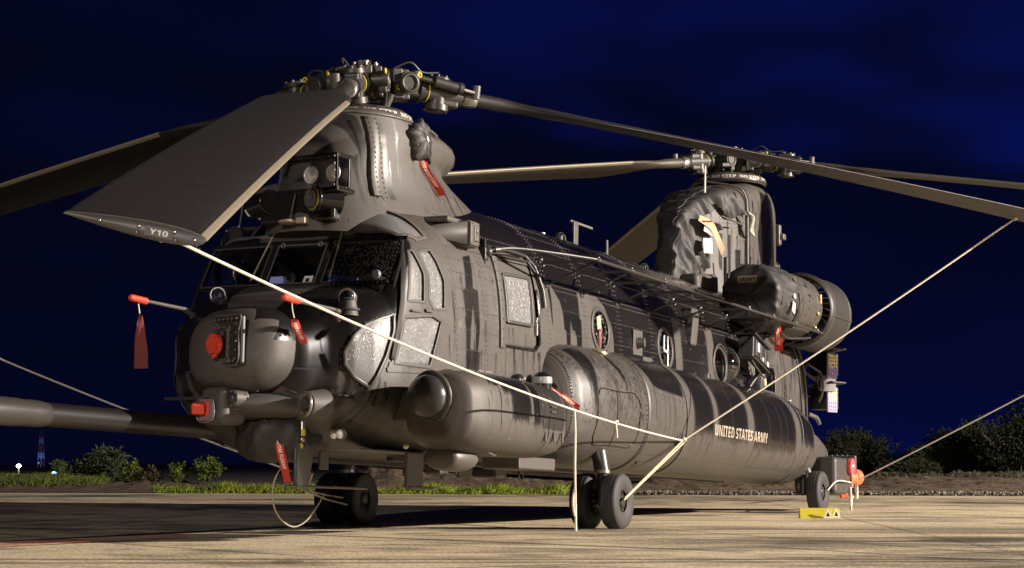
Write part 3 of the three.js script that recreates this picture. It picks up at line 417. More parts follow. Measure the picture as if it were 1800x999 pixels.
// crew door surround: rail, gutter, handle, hinges
mesh('door_rail', [loft([[.62, 0], [.62, .022], [.73, .022], [.73, 0]].map(([x, o]) => Array.from({ length: 12 }, (_, i) => { const y = 2.86 - i * .087; return [x - (2.86 - y) * .03, y, hullZ(x, y) + o]; })), false)], MAT.paint, crewDoor); for (let i = 0; i < 9; i++) mesh('bolt', sph(.008, .65, 2.8 - i * .1, hullZ(.65, 2.8 - i * .1) + .024, 1, 1, 1, 6), MAT.black, crewDoor);
mesh('rain_gutter', [tube(hullPath([[.66, 2.93], [1.0, 2.97], [1.45, 2.96], [1.62, 2.86], [1.7, 2.6], [1.7, 2.42]], .03, 1, false), .022, 8), tube(hullPath([[.75, 2.88], [1.5, 2.9], [1.62, 2.8]], .02, 1, false), .012, 6)], MAT.paintDark, crewDoor);
mesh('door_sill', tube(hullPath([[.7, 1.93], [1.45, 1.94], [1.56, 2.02], [1.57, 2.6]], .012, 1, false), .014, 6), MAT.blackGloss, crewDoor);
each('handle', [rbox(.05, .03, .02, .008, 1.5, 2.25, 1.26), rbox(.03, .2, .02, .008, 1.52, 2.2, 1.255)], MAT.steel, crewDoor);
for (const s of [1, -1]) { each('handle', [rbox(.14, .03, .02, .008, -.93, 2.125, s * 1.235), rbox(.2, .02, .016, .006, -1.15, 2.1, s * 1.215)], MAT.rib, cockpitDoors[s > 0 ? 0 : 1]); mesh('door_post', band(hullPath([[-1.135, 2.8], [-1.32, 2.3], [-1.4, 2.02], [-1.5, 1.62]], .01, s, false).concat(hullPath([[-1.5, 1.62], [-1.4, 2.02], [-1.32, 2.3], [-1.135, 2.8]], .01, s, false)), .05, .012), MAT.paint, cockpitDoors[s > 0 ? 0 : 1]); }
// rivet rows standing on the skin
{
  const pts = [], add = (x, y, side = 1) => { if (REG.some(R => R.glass && x > R.x0 && x < R.x1 && y > R.y0 && y < R.y1 && inPoly(x, y, R.P))) return; const z = hullZ(x, y) + (hullZ(x, y) > .02 ? .001 : 0); if (z > .02) pts.push([x, y, z * side]); };
  for (const x of [1.86, 2.87, 3.92, 4.97, 6.0, 7.05, 8.1, 9.15]) for (const d of [-.035, .035]) for (let y = 1.95; y < 3.5; y += y < 2.95 ? .05 : .05 * Math.max(.25, 1 - (y - 2.95) * 1.5)) add(x + d, y);
  for (const y of [2.66, 2.71, 2.95, 3.1, 3.25, 3.36]) for (let x = 1.75; x < 9.2; x += y < 2.8 ? .05 : .065) add(x, y); for (const y of [2.97, 3.05]) for (let x = .15; x < 1.8; x += .05) add(x, y);
  for (const y of [2.45, 2.2]) for (let x = 1.9; x < 9.2; x += .07) add(x, y);
  for (const x of [-.34, .26, .33]) for (let y = 1.6; y < 2.95; y += .05) add(x, y); for (const y of [1.42, 1.62, 1.82, 2.02, 2.22, 2.42, 2.58, 2.72, 2.84]) for (let x = -.4; x < .58; x += .055) add(x, y);
  for (const R of REG.filter(r => ['doorLow', 'doorRear', 'chin'].includes(r.k))) { const c = R.P.reduce((a, p) => [a[0] + p[0] / R.P.length, a[1] + p[1] / R.P.length], [0, 0]); for (const p of hullPath(R.P.map(([x, y]) => [c[0] + (x - c[0]) * 1.1, c[1] + (y - c[1]) * 1.09]))) add(p[0], p[1]); }
  for (const x of [10.4, 10.9, 11.6]) for (let y = 1.6; y < 3.1; y += .06) add(x, y);
  const m = new THREE.InstancedMesh(new THREE.SphereGeometry(.0075, 6, 4), std([.1, .09, .082], .3), pts.length), o = new THREE.Object3D(); pts.forEach((p, i) => { o.position.set(...p); o.updateMatrix(); m.setMatrixAt(i, o.matrix); }); m.name = 'rivet'; kind(m, 'stuff'); m.castShadow = m.receiveShadow = true; heli.add(m);
}
// windscreen
const wsP = (y, z) => { const k = (y - 2.36) / .44; return [-1.462 + .262 * k + .05 * Math.pow(Math.abs(z) / 1.07, 4), y, z]; };
const wsPatch = (z0, z1, y0 = 2.37, y1 = 2.79, off = 0) => { const rows = []; for (let i = 0; i <= 10; i++) { const y = y0 + (y1 - y0) * i / 10, row = []; for (let j = 0; j <= 14; j++) { const p = wsP(y, z0 + (z1 - z0) * j / 14); p[0] -= off; row.push(p); } rows.push(row); } return loft(rows, false); };
for (const [a, b] of [[-1.05, -.34], [-.28, .28], [.34, 1.05]]) {
  const w = mesh('windscreen', wsPatch(a, b), MAT.glass, heli);
  mesh('seal', [[a, a + .018], [b - .018, b]].map(([p, q]) => wsPatch(p, q, 2.37, 2.79, .012)).concat([wsPatch(a, b, 2.37, 2.382, .012), wsPatch(a, b, 2.772, 2.79, .012)]), a < -1 || b > 1 ? MAT.frame : MAT.rib, w);
  if (a > .3) { const g = new THREE.SphereGeometry(1, 6, 4), m = new THREE.InstancedMesh(g, std([.16, .15, .15], .3), 900), o = new THREE.Object3D(); for (let k = 0; k < 900; k++) { const u = Math.pow(rnd(), .6), z = a + (b - a) * u, y = rr(2.38, 2.78), p = wsP(y, z), s = .0042 * rr(.5, 1.4); o.position.set(p[0] - .002, y, z); o.scale.set(s * .5, s * 1.3, s); o.updateMatrix(); m.setMatrixAt(k, o.matrix); } m.name = 'raindrop'; kind(m, 'stuff'); w.add(m); }
}
const pillars = mesh('windscreen_frame', [[-.35, -.27], [.27, .35], [-1.09, -1.04]].map(([p, q]) => wsPatch(p, q, 2.34, 2.82, .008)).concat([wsPatch(-1.09, 1.1, 2.33, 2.372, .006), wsPatch(-1.09, 1.1, 2.788, 2.83, .006)]), MAT.wetPaint, heli);
{ const bolts = []; for (let i = 0; i < 11; i++) { const p = wsP(2.38 + i * .04, 1.072); bolts.push(sph(.009, p[0] - .01, p[1], p[2], 1, 1, 1, 6)); } for (let i = 0; i < 14; i++) { const p = wsP(2.352, .4 + i * .05); bolts.push(sph(.008, p[0] - .01, p[1], p[2], 1, 1, 1, 6)); } mesh('bolt', bolts.slice(11), MAT.darkSteel, pillars); }
{ const bolts = [...Array(11)].map((_, i) => { const p = wsP(2.37 + i * .041, 1.04); return sph(.009, p[0] - .012, p[1], p[2], 1, 1, 1, 6); }); const q = mesh('windscreen_post', wsPatch(1.02, 1.06, 2.34, 2.82, .008), MAT.frame, heli); mesh('bolt', bolts, MAT.black, q); }
mesh('door_post', band([...Array(10)].map((_, i) => { const y = 2.3 + i * .056; const p = wsP(y, 1.13); return [p[0] + .03, y, hullZ(p[0] + .05, y) + .006]; }).concat([...Array(10)].map((_, i) => { const y = 2.3 + (9 - i) * .056; const p = wsP(y, 1.13); return [p[0] + .03, y, hullZ(p[0] + .05, y) + .006]; })), .03, .008), MAT.paint, heli);
for (const z of [-.42, .42]) { // wipers
  const w = grp('wiper', heli), s = Math.sign(z); const A = wsP(2.83, z * .9), Bp = wsP(2.42, z + s * .02); A[0] -= .05; Bp[0] -= .035; A[1] = 2.98; A[0] = -1.1;
  mesh('arm', [cyl(A, Bp, .011, .007, 8), sph(.025, ...A, 1, 1, 1, 8)], MAT.tan, w); const C = wsP(2.72, z - s * .03), D = wsP(2.4, z + s * .03); C[0] -= .02; D[0] -= .02; mesh('blade', cyl(C, D, .008, .008, 6), MAT.black, w);
}
for (const [z, y] of [[-.22, 2.78], [.2, 2.78], [.37, 2.78]]) { const p = wsP(y, z); mesh('clip', ring([p[0] - .02, p[1], p[2]], [1, .2, 0], .022, .005, 14), MAT.steel, heli); }
// cockpit inside
for (const z of [-.55, .55]) { const s = grp('seat', heli); mesh('seat_back', rbox(.12, .75, .5, .05, -.45, 2.0, z, 0, 0, -.12), MAT.seat, s); mesh('cushion', rbox(.5, .12, .5, .05, -.7, 1.6, z), MAT.seat, s); mesh('headrest', rbox(.1, .2, .3, .04, -.38, 2.46, z), MAT.seat, s); }
mesh('instrument_panel', [rbox(.12, .5, 1.9, .04, -1.22, 2.02, 0), rbox(.35, .06, 1.8, .03, -1.26, 2.28, 0)], MAT.black, heli);
mesh('overhead_console', rbox(.5, .12, .5, .04, -.9, 2.8, 0), MAT.black, heli);
// ---- nose: drum-shaped sensor nose, its window, chin sensors ----
{
  const yc = 1.67, DX = .17, rings = []; const prof = [[-1.93, 1.03, 1.03], [-1.96, 1, 1], [-2.1, 1, 1], [-2.3, .995, .99], [-2.45, .97, .96], [-2.56, .91, .9], [-2.65, .8, .8], [-2.71, .62, .64], [-2.745, .4, .42], [-2.755, .15, .16]];
  for (const [x, a, b] of prof) rings.push(Array.from({ length: 48 }, (_, i) => { const t = i / 48 * 2 * Math.PI, c = Math.cos(t), s = Math.sin(t); return [x + DX + .05 * a * s, yc + .425 * b * sp(s, 2.5), .53 * a * sp(c, 2.5)]; }));
  const s = new Skin(1024, 512, 1024, 512, '#433e3a', .6); s.grain(500, 22, .06); s.grain(900, 4, .12);
  s.wet([[.02, .0], [.02, .62], [.1, .5], [.14, .72], [.2, .55], [.28, .6], [.34, .52], [.4, .62], [.46, .5], [.5, .0]], .85); s.wet([[.02, 1], [.02, .94], [.5, .92], [.5, 1]], .6); for (let i = 0; i < 24; i++) s.run(rr(.5, .98), 0, 0, 0, .01, 0); s.drops(260, .5, 1, .1, .9, .003);
  for (let k = 0; k < 2; k++) s.rivets(0, .02 + k * .05, 1, .02 + k * .05, .014, .003, .8);
  const n = mesh('nose_cone', loft(rings, true, 2), s.material(), heli);
  const fl = []; for (let i = 0; i < 34; i++) { const t = (-.3 + i / 33 * .62) * Math.PI; fl.push(sph(.011, -1.82, yc + .46 * sp(Math.sin(t), 2.5), .565 * sp(Math.cos(t), 2.5), 1, 1, 1, 6)); } mesh('rivet', fl, MAT.rib, n);
  each('handle', [-.05, .09].map(z => tube([[-2.33, 1.25, z], [-2.37, 1.21, z + .01], [-2.33, 1.2, z + .03], [-2.27, 1.25, z + .04]], .007, 6)), MAT.steel, n);
  for (const [x, y, z] of [[-2.38, 1.5, .36]]) mesh('latch', [ring([x, y, z + .03], [-.7, -.1, .7], .045, .007, 8), box(.02, .02, .12, x - .01, y + .05, z + .02, 0, .8, 0)], MAT.darkSteel, n);
  // bolted sensor window on the front
  const f = grp('sensor_window', heli, -2.56, 1.71, .06); f.rotation.set(0, -.36, 0); f.rotation.order = 'YZX';
  mesh('mount_plate', [rbox(.05, .44, .43, .02, -.0, .02, .0)], MAT.paintDark, f); mesh('frame', [rbox(.06, .35, .24, .02, -.02, -.02, -.06)], MAT.frame, f); mesh('trim', [tube([[-.035, .245, -.17], [-.035, .245, .16], [-.035, .235, .21], [-.035, .1, .185], [-.035, -.17, .185], [-.035, -.2, .16], [-.035, -.2, -.12]], .009, 6), tube([[-.06, .12, -.16], [-.06, .135, .02], [-.06, .11, .05], [-.06, -.13, .05], [-.06, -.15, .03], [-.06, -.155, -.1]], .009, 6)], MAT.rib, f);
  const bolts = []; for (const [y0, z0, y1, z1, m] of [[.21, -.15, .21, .17, 6], [.16, .175, -.15, .16, 5], [-.17, .14, -.17, -.12, 6], [.14, -.14, .14, 0, 4], [.1, .07, -.12, .07, 4]]) for (let i = 0; i < m; i++) bolts.push(sph(.013, -.055, y0 + (y1 - y0) * i / (m - 1), z0 + (z1 - z0) * i / (m - 1), 1, 1, 1, 8)); mesh('bolt', bolts, MAT.rib, f);
  mesh('lens', [cyl([-.04, -.03, -.11], [-.1, -.03, -.11], .085, .085, 24), cyl([-.05, .08, -.02], [-.075, .08, -.02], .024, .024, 12)], MAT.steel, f); mesh('plate', rbox(.02, .24, .15, .01, -.055, -.02, -.03), MAT.black, f);
}
{ // chin fairing and its sensors
  const c = grp('chin_fairing', heli); const rings = []; for (let i = 0; i <= 12; i++) { const k = i / 12, x = -2.52 + 1.5 * k, q = Math.sqrt(Math.max(.02, 1 - (1 - Math.min(1, k * 2.4)) ** 2)); rings.push(Array.from({ length: 32 }, (_, j) => { const t = j / 32 * 2 * Math.PI; return [x, 1.17 + .14 * q * sp(Math.sin(t), 2.4), .02 + .56 * q * sp(Math.cos(t), 2.6)]; })); }
  mesh('bulge', loft(rings, true, 3), MAT.paint, c);
  const bl = []; for (let i = 0; i < 9; i++) bl.push(sph(.009, -2.42 + i * .012, 1.28 - i * .032, .28 + .004 * i, 1, 1, 1, 6)); mesh('bolt', bl, MAT.darkSteel, c);
  const s1 = grp('sensor', heli, -2.5, 1.215, .1); s1.rotation.set(0, -.25, 0); mesh('collar', cyl([.1, 0, 0], [-.04, 0, 0], .08, .075, 22), MAT.paint, s1); mesh('lens', sph(.05, -.045, 0, 0, .6, 1, 1), MAT.paintDark, s1); mesh('bolt', Array.from({ length: 8 }, (_, i) => sph(.008, -.043, .062 * Math.cos(i * .785), .062 * Math.sin(i * .785), 1, 1, 1, 6)), MAT.steel, s1);
  const s2 = grp('sensor', heli, -2.3, 1.165, .72); s2.rotation.set(0, -.5, 0); mesh('housing', [cyl([.2, .0, -.05], [0, 0, 0], .15, .115, 24)], MAT.paint, s2); mesh('rim', ring([-.005, 0, 0], [1, 0, 0], .1, .016), MAT.steel, s2); mesh('lens', [cyl([0, 0, 0], [-.03, 0, 0], .062, .058, 20)], MAT.darkSteel, s2); mesh('bolt', Array.from({ length: 7 }, (_, i) => sph(.009, -.012, .082 * Math.cos(i * .9), .082 * Math.sin(i * .9), 1, 1, 1, 6)), MAT.steel, s2);
  const bx = grp('sensor_housing', heli, -2.46, 1.13, -.12); bx.rotation.set(0, -.15, 0); mesh('housing', [rbox(.34, .34, .3, .07, .05, .02, .04), cyl([.1, -.02, .14], [.1, .16, .14], .1, .12, 16)], MAT.paint, bx); mesh('window_plate', rbox(.03, .2, .18, .02, -.13, -.02, -.0), std([.2, .13, .17], .35), bx); mesh('rim', [tube([[-.15, .07, -.09], [-.15, .08, .08], [-.15, -.1, .09], [-.15, -.12, -.08]], .008, 6, 0, true)], MAT.steel, bx);
  mesh('probe_fairing', [sph(.26, -1.1, 1.05, -.78, 1.6, .8, .8)], MAT.paintDark, heli);
}
{ // infrared turret mount (its cover is a thing of its own), lamps and odds and ends under the nose
  const t = grp('turret', heli, -1.8, .97, .12); mesh('mount_ring', [cyl([0, .2, 0], [0, .12, 0], .19, .19, 28), cyl([0, .3, 0], [0, .2, 0], .26, .2, 28)], MAT.frame, t); mesh('ball', sph(.2, 0, -.05, 0), MAT.black, t); each('cable_clip', [ring([-.05, .16, .17], [1, 0, .4], .03, .007, 12), ring([.03, .16, .18], [1, 0, .4], .03, .007, 12)], MAT.steel, t);
  const l = grp('landing_lamp', heli, -1.74, .925, .74); l.rotation.set(0, -.45, .15); mesh('rim', [at(new THREE.TorusGeometry(.075, .014, 8, 26), 0, 0, 0, 0, Math.PI / 2, 0)].map(g => { g.scale(1, .72, 1.45); return g; }), MAT.rib, l); mesh('reflector', [sph(.045, -.02, 0, -.05, .7, 1, 1), sph(.045, -.02, 0, .05, .7, 1, 1)], std([.85, .83, .8], .35, .3), l); mesh('glass', sph(.075, 0, 0, 0, .7, .66, 1.4), MAT.glass, l);
  mesh('hose', [tube([[-1.95, .98, .3], [-1.98, .9, .36], [-1.95, .8, .4], [-1.92, .78, .44], [-1.92, .86, .46], [-1.9, .95, .46]], .014, 8)], MAT.black, heli); each('hose_fitting', [[-1.96, .96, .31], [-1.975, .87, .37], [-1.95, .79, .41], [-1.92, .81, .45]].map(p => sph(.024, ...p, 1, 1.3, 1, 8)).concat([cyl([-1.92, .9, .46], [-1.92, .96, .46], .03, .03, 10)]), MAT.yellow, heli);
  each('hose_fitting', [cyl([-1.92, .96, .46], [-1.92, 1.03, .46], .036, .03, 12), sph(.03, -1.92, .87, .46)], MAT.steel, heli);
}
// starboard refuelling probe
{
  const p = grp('refuelling_probe', heli, 0, 0, -.82); mesh('tube', [latheX([[.0, -9], [.05, -8.9], [.06, -8], [.07, -5.6], [.1, -4.9], [.102, -4.6], [.104, -3], [.106, -1.3], [.106, -1.2]], [0, 1.0, 0])], (() => { const s = new Skin(1024, 128, 1, 1, '#262221', .4); s.sx = 1024; s.sy = 128; s.grain(500, 9, .2); s.wet([[.0, 0], [1, 0], [1, 1], [0, 1]], .55, .3); s.wet([[.0, .3], [1, .25], [1, .62], [.6, .6], [.3, .7], [0, .6]], .7); s.drops(200, 0, 1, 0, 1, .003); const m = s.material(); return m; })(), p);
  mesh('collar', [latheX([[.105, -1.35], [.13, -1.34], [.13, -1.28], [.105, -1.27]], [0, 1.0, 0]), latheX([[.1, -4.0], [.112, -4.1], [.116, -4.2], [.112, -4.32], [.12, -4.4], [.12, -4.7], [.11, -4.85], [.098, -4.9]], [0, 1.0, 0]), latheX([[.12, -1.25], [.17, -1.2], [.17, -1.1], [.14, -1.0]], [0, 1.0, 0])], std([.035, .031, .029], .35), p);
  mesh('bolt', Array.from({ length: 10 }, (_, i) => sph(.016, -1.14, 1 + .17 * Math.cos(i * .63), .17 * Math.sin(i * .63), 1, 1, 1, 8)), MAT.darkSteel, p); mesh('cable', tube([[-1.33, .85, .05], [-1.2, .8, .12], [-1.05, .76, .2], [-.95, .84, .3]], .009, 6), MAT.rib, p);
}
// pitot tubes, nose lamps
for (const s of [1, -1]) {
  const g = grp('pitot_tube', heli), z = s > 0 ? .95 : -.78, x = s > 0 ? -2.13 : -1.95, y = s > 0 ? 2.0 : 2.08;
  mesh('tube', [cyl([x - .1, y + .015, z], [x - (s > 0 ? .95 : .85), y + .03, z], .02, .015, 12)], MAT.rib, g); mesh('mount', [cyl([x + .05, y - .06, z - s * .05], [x - .1, y + .01, z], .03, .024, 12), sph(.04, x - .06, y + .005, z, 1.4, .7, 1)], MAT.paint, g); mesh('bolt', [0, 1, 2].map(i => sph(.012, x - .02 + i * .05, y - .06, z + .02, 1, 1, 1, 6)), MAT.darkSteel, g);
  const l = grp('periscope_lamp', heli, s > 0 ? -1.83 : -1.72, s > 0 ? 2.1 : 2.18, s * (s > 0 ? .85 : .62)); mesh('base', [cyl([0, -.1, 0], [0, .04, 0], .11, .085, 20), ring([0, -.04, 0], [0, 1, 0], .11, .012)], MAT.paint, l); mesh('housing', [cyl([.05, .07, -.01], [-.04, .075, .015], .08, .078, 22)], MAT.paint, l); mesh('rim', ring([-.045, .075, .016], [1, 0, -.45], .07, .012), MAT.steel, l); mesh('lens', sph(.066, -.03, .075, .012, .6, 1, 1), MAT.lens, l);
}
// ---------- sponsons (fuel tanks) ----------
const SPN = [ // x, outer reach, top, bottom
  [1.02, 1.35, 1.65, 1.0], [1.05, 1.56, 1.84, .9], [1.12, 1.70, 1.95, .83], [1.25, 1.82, 2.03, .775], [1.45, 1.9, 2.075, .745], [1.8, 1.945, 2.1, .73], [2.98, 1.955, 2.1, .725], [3.0, 1.985, 2.11, .715], [4.2, 1.985, 2.09, .715], [4.22, 2.0, 2.09, .71], [9.0, 2.0, 2.0, .7], [9.02, 1.985, 1.99, .7], [9.4, 1.965, 1.95, .7], [9.7, 1.92, 1.91, .71], [9.95, 1.85, 1.86, .73], [10.15, 1.74, 1.78, .76], [10.25, 1.6, 1.7, .8], [11.2, 1.52, 1.55, .9], [11.9, 1.36, 1.4, 1.0], [12.1, 1.2, 1.3, 1.05]];
const SHIFT = .62; // the table counts from the tank's own datum
const spnSec = x => interp(SPN, x);
const spnPt = (x, t) => { const [o, T, b] = spnSec(x), m = (T + b) / 2 - .02, s = Math.sin(t), c = Math.cos(t); return [x + SHIFT, m + (s > 0 ? T - m : m - b) * sp(s, 2.3), 1.1 + (o - 1.1) * .73 * sp(c, 2.25) + (c > .3 ? .003 * noise3.noise(x * 3, t * 4, 1) + .0015 * noise3.noise(x * 8, t * 7, 4) : 0)]; };
const spnAng = (x, y) => { const [o, T, b] = spnSec(x), m = (T + b) / 2 - .02, q = (y - m) / (y > m ? T - m : m - b); return Math.asin(Math.sign(q) * Math.pow(Math.min(1, Math.abs(q)), 2.3 / 2)); };
const onSpn = (x, y, off = 0) => { const p = spnPt(x, spnAng(x, y)); p[2] += off; return p; };
const spnSkin = new Skin(2048, 512, 2048 / 11.4, 512, DRY, .48);
spnSkin.X = x => (x - .9) / 11.4 * 2048; spnSkin.Y = v => 512 * (1 - v); // v: 0 underneath, 1 on top
{
  const s = spnSkin, V1 = y => (spnAng(3, y) / Math.PI + .5); s.grain(700, 16, .06); s.grain(1500, 4, .12);
  // beaded front, streaks
  s.wet([[1.3, .86], [1.62, .86], [1.64, .74], [1.6, .62], [1.5, .48], [1.46, .62], [1.42, .5], [1.38, .66]], .85); s.wet([[2.1, .9], [2.2, .9], [2.42, .66], [2.36, .62], [2.2, .74]], .85); s.drops(750, 1.2, 2.95, .4, .97, .0055); s.trickles(40, 1.2, 4.2, .6, .95, .08, .35, .012); s.trickles(30, 4.4, 9.8, .4, .5, .06, .2, .015); s.scuffs(30, 1.2, 9.8, .2, .8, .03);
  s.wet([[2.98, .99], [2.98, .86], [3.05, .75], [3.2, .635], [3.35, .62], [4.15, .6], [4.22, .7], [4.22, .99]], .93);
  const soft = (a, b, v) => { for (let k = 0; k < 7; k++) { const e = .012 * k * (b - a > .3 ? 1.6 : 1); s.run(a + e, b - e, .99, v + .012 * k, .03, .36, .05); } };
  for (const [a, b, v] of [[4.42, 5.2, .44], [5.3, 6.55, .43], [6.72, 8.7, .41], [8.86, 9.8, .48]]) { soft(a, b, v); for (let k = 0; k < 14; k++) { const x = rr(a, b), y = v + rr(-.02, .03); s.wet([[x, y], [x + .012, y], [x + .006, y - rr(.04, .13)]], .6); } }
  s.wet([[4.24, .99], [4.6, .9], [5.0, .86], [9.4, .86], [9.6, .99]], .9);
  for (const x of [5.9, 7.45, 7.95, 8.25]) for (let k = 0; k < 4; k++) s.shape(s.c, [[x - .05 + k * .012, .97], [x + .06 - k * .012, .97], [x + .05 - k * .01, .46], [x - .04 + k * .01, .46]], 'rgba(96,88,80,.05)');
  s.blur(3);
  s.drops(900, 1.15, 2.95, .42, .97, .0052); s.drops(120, 3, 4.2, .3, .7, .005);
  // seams, rivets, plates
  for (const x of [3.0, 4.21, 9.02]) { s.line([[x, 0], [x, 1]], .016, .85); s.rivets(x - .05, .12, x - .05, .98, .02, .008, .7); s.rivets(x + .05, .12, x + .05, .98, .02, .008, .6); }
  s.line([[1.15, .1], [1.15, .95]], .012, .6); s.rivets(1.1, .2, 1.1, .9, .02, .008, .6);
  for (const [x, v] of [[1.8, .66], [1.8, .56], [2.35, .66], [2.35, .56], [2.62, .62], [3.6, .78], [3.5, .7], [3.75, .66], [3.9, .7]]) for (let k = 0; k < 7; k++) s.rivets(x + rr(-.07, .07), v + rr(-.03, .03), x + .05, v + .02, .08, .007, .9);
  for (let k = 0; k < 7; k++) s.rivets(3.55, .66 + k * .02, 3.95, .66 + k * .02, .07, .006, .8);
  s.line([[3.02, .6], [4.2, .57]], .008, .5); s.line([[1.2, .28], [9, .26]], .01, .5); s.rivets(1.2, .2, 9, .19, .06, .007, .4);
  s.text('UNITED STATES ARMY', 5.2, V1(1.25), .075, 'rgba(176,166,148,.92)', 'sans-serif', 2.8);
}
const spnMat = spnSkin.material();
for (const side of [1, -1]) {
  const xs = []; for (let x = 1.02; x < 12.1; x += x < 1.9 ? .03 : x > 8.9 ? .06 : .1) xs.push(x); for (const q of [2.98, 3.0, 4.2, 4.22, 9.0, 9.02, 12.1]) xs.push(q); xs.sort((a, b) => a - b);
  const rings = xs.map(x => Array.from({ length: 61 }, (_, i) => { const p = spnPt(x, (i / 60 - .5) * Math.PI); p[2] *= side; return p; }));
  const s = mesh('sponson', loft(rings, false, 3, (i, j, p) => [(p[0] - SHIFT - .9) / 11.4, j / 60]), spnMat, heli);
  if (side < 0) continue;
  const path = (P) => P.map(([x, y]) => onSpn(x, y, .004));
  mesh('access_panel', [tube([[1.55, 1.5], [1.62, 1.58], [2.6, 1.58], [2.72, 1.5], [2.72, 1.05], [2.62, .98], [1.62, .98], [1.55, 1.06]].flatMap(([x, y], i, A) => { const [u, v] = A[(i + 1) % A.length]; return [0, .33, .66].map(k => onSpn(x + (u - x) * k, y + (v - y) * k, .003)); }), .007, 6, 160, true), tube([...Array(8)].map((_, i) => onSpn(2.05, 1.58 - i * .085, .003)), .004, 6)], MAT.blackGloss, s);
  mesh('strap', [tube([...Array(22)].map((_, i) => spnPt(2.98, (.46 - i * .042) * Math.PI)), .016, 6, 90), tube([...Array(22)].map((_, i) => spnPt(9.02, (.46 - i * .042) * Math.PI)), .014, 6, 90), tube([...Array(22)].map((_, i) => spnPt(4.215, (.46 - i * .042) * Math.PI)), .011, 6, 90)], MAT.paint, s);
  mesh('rivet', [...Array(46)].map((_, i) => { const p = spnPt(2.94, (.44 - i * .018) * Math.PI); return sph(.011, ...p, 1, 1, 1, 6); }).concat([...Array(40)].map((_, i) => { const p = spnPt(1.16, (.4 - i * .019) * Math.PI); return sph(.009, ...p, 1, 1, 1, 6); })), MAT.paintDark, s);
  mesh('filler_cap', [at(cyl([0, 0, 0], [0, .02, 0], .1, .09, 20), ...spnPt(2.35, .37 * Math.PI), .35, 0, 0)], MAT.brass, s);
  const e = grp('tie_down_ring', s, ...onSpn(4.02, 1.13, .0)); mesh('plate', [rbox(.16, .16, .05, .015, 0, 0, 0)], MAT.paintDark, e); mesh('ring', [ring([0, -.03, .04], [0, 0, 1], .035, .012, 16), cyl([0, 0, .02], [0, 0, .06], .03, .02, 12)], MAT.steel, e);
  mesh('drain_step', [at(rbox(.16, .02, .06, .006), ...onSpn(3.2, .83), .4, 0, 0)], MAT.paintDark, s);
  // tail box with the dispensers behind the wheel
  const b = grp('dispenser_box', heli, 11.95, .90, 1.52); mesh('box', [rbox(.95, .56, .42, .07, -.1, -.03, 0), rbox(.1, .6, .5, .03, .36, 0, .02)], MAT.frame, b); mesh('placard', box(.01, .08, .06, .3, -.16, .226, 0, Math.PI / 2, 0), std([.6, .3, .28], .5), b); mesh('hook', [ring([.36, -.33, .2], [0, .2, 1], .05, .012, 14)], MAT.steel, b); mesh('bolt', [...Array(5)].map((_, i) => sph(.015, .2 + .0 * i, .29, -.15 + i * .08, 1, 1, 1, 6)), MAT.rib, b);
}
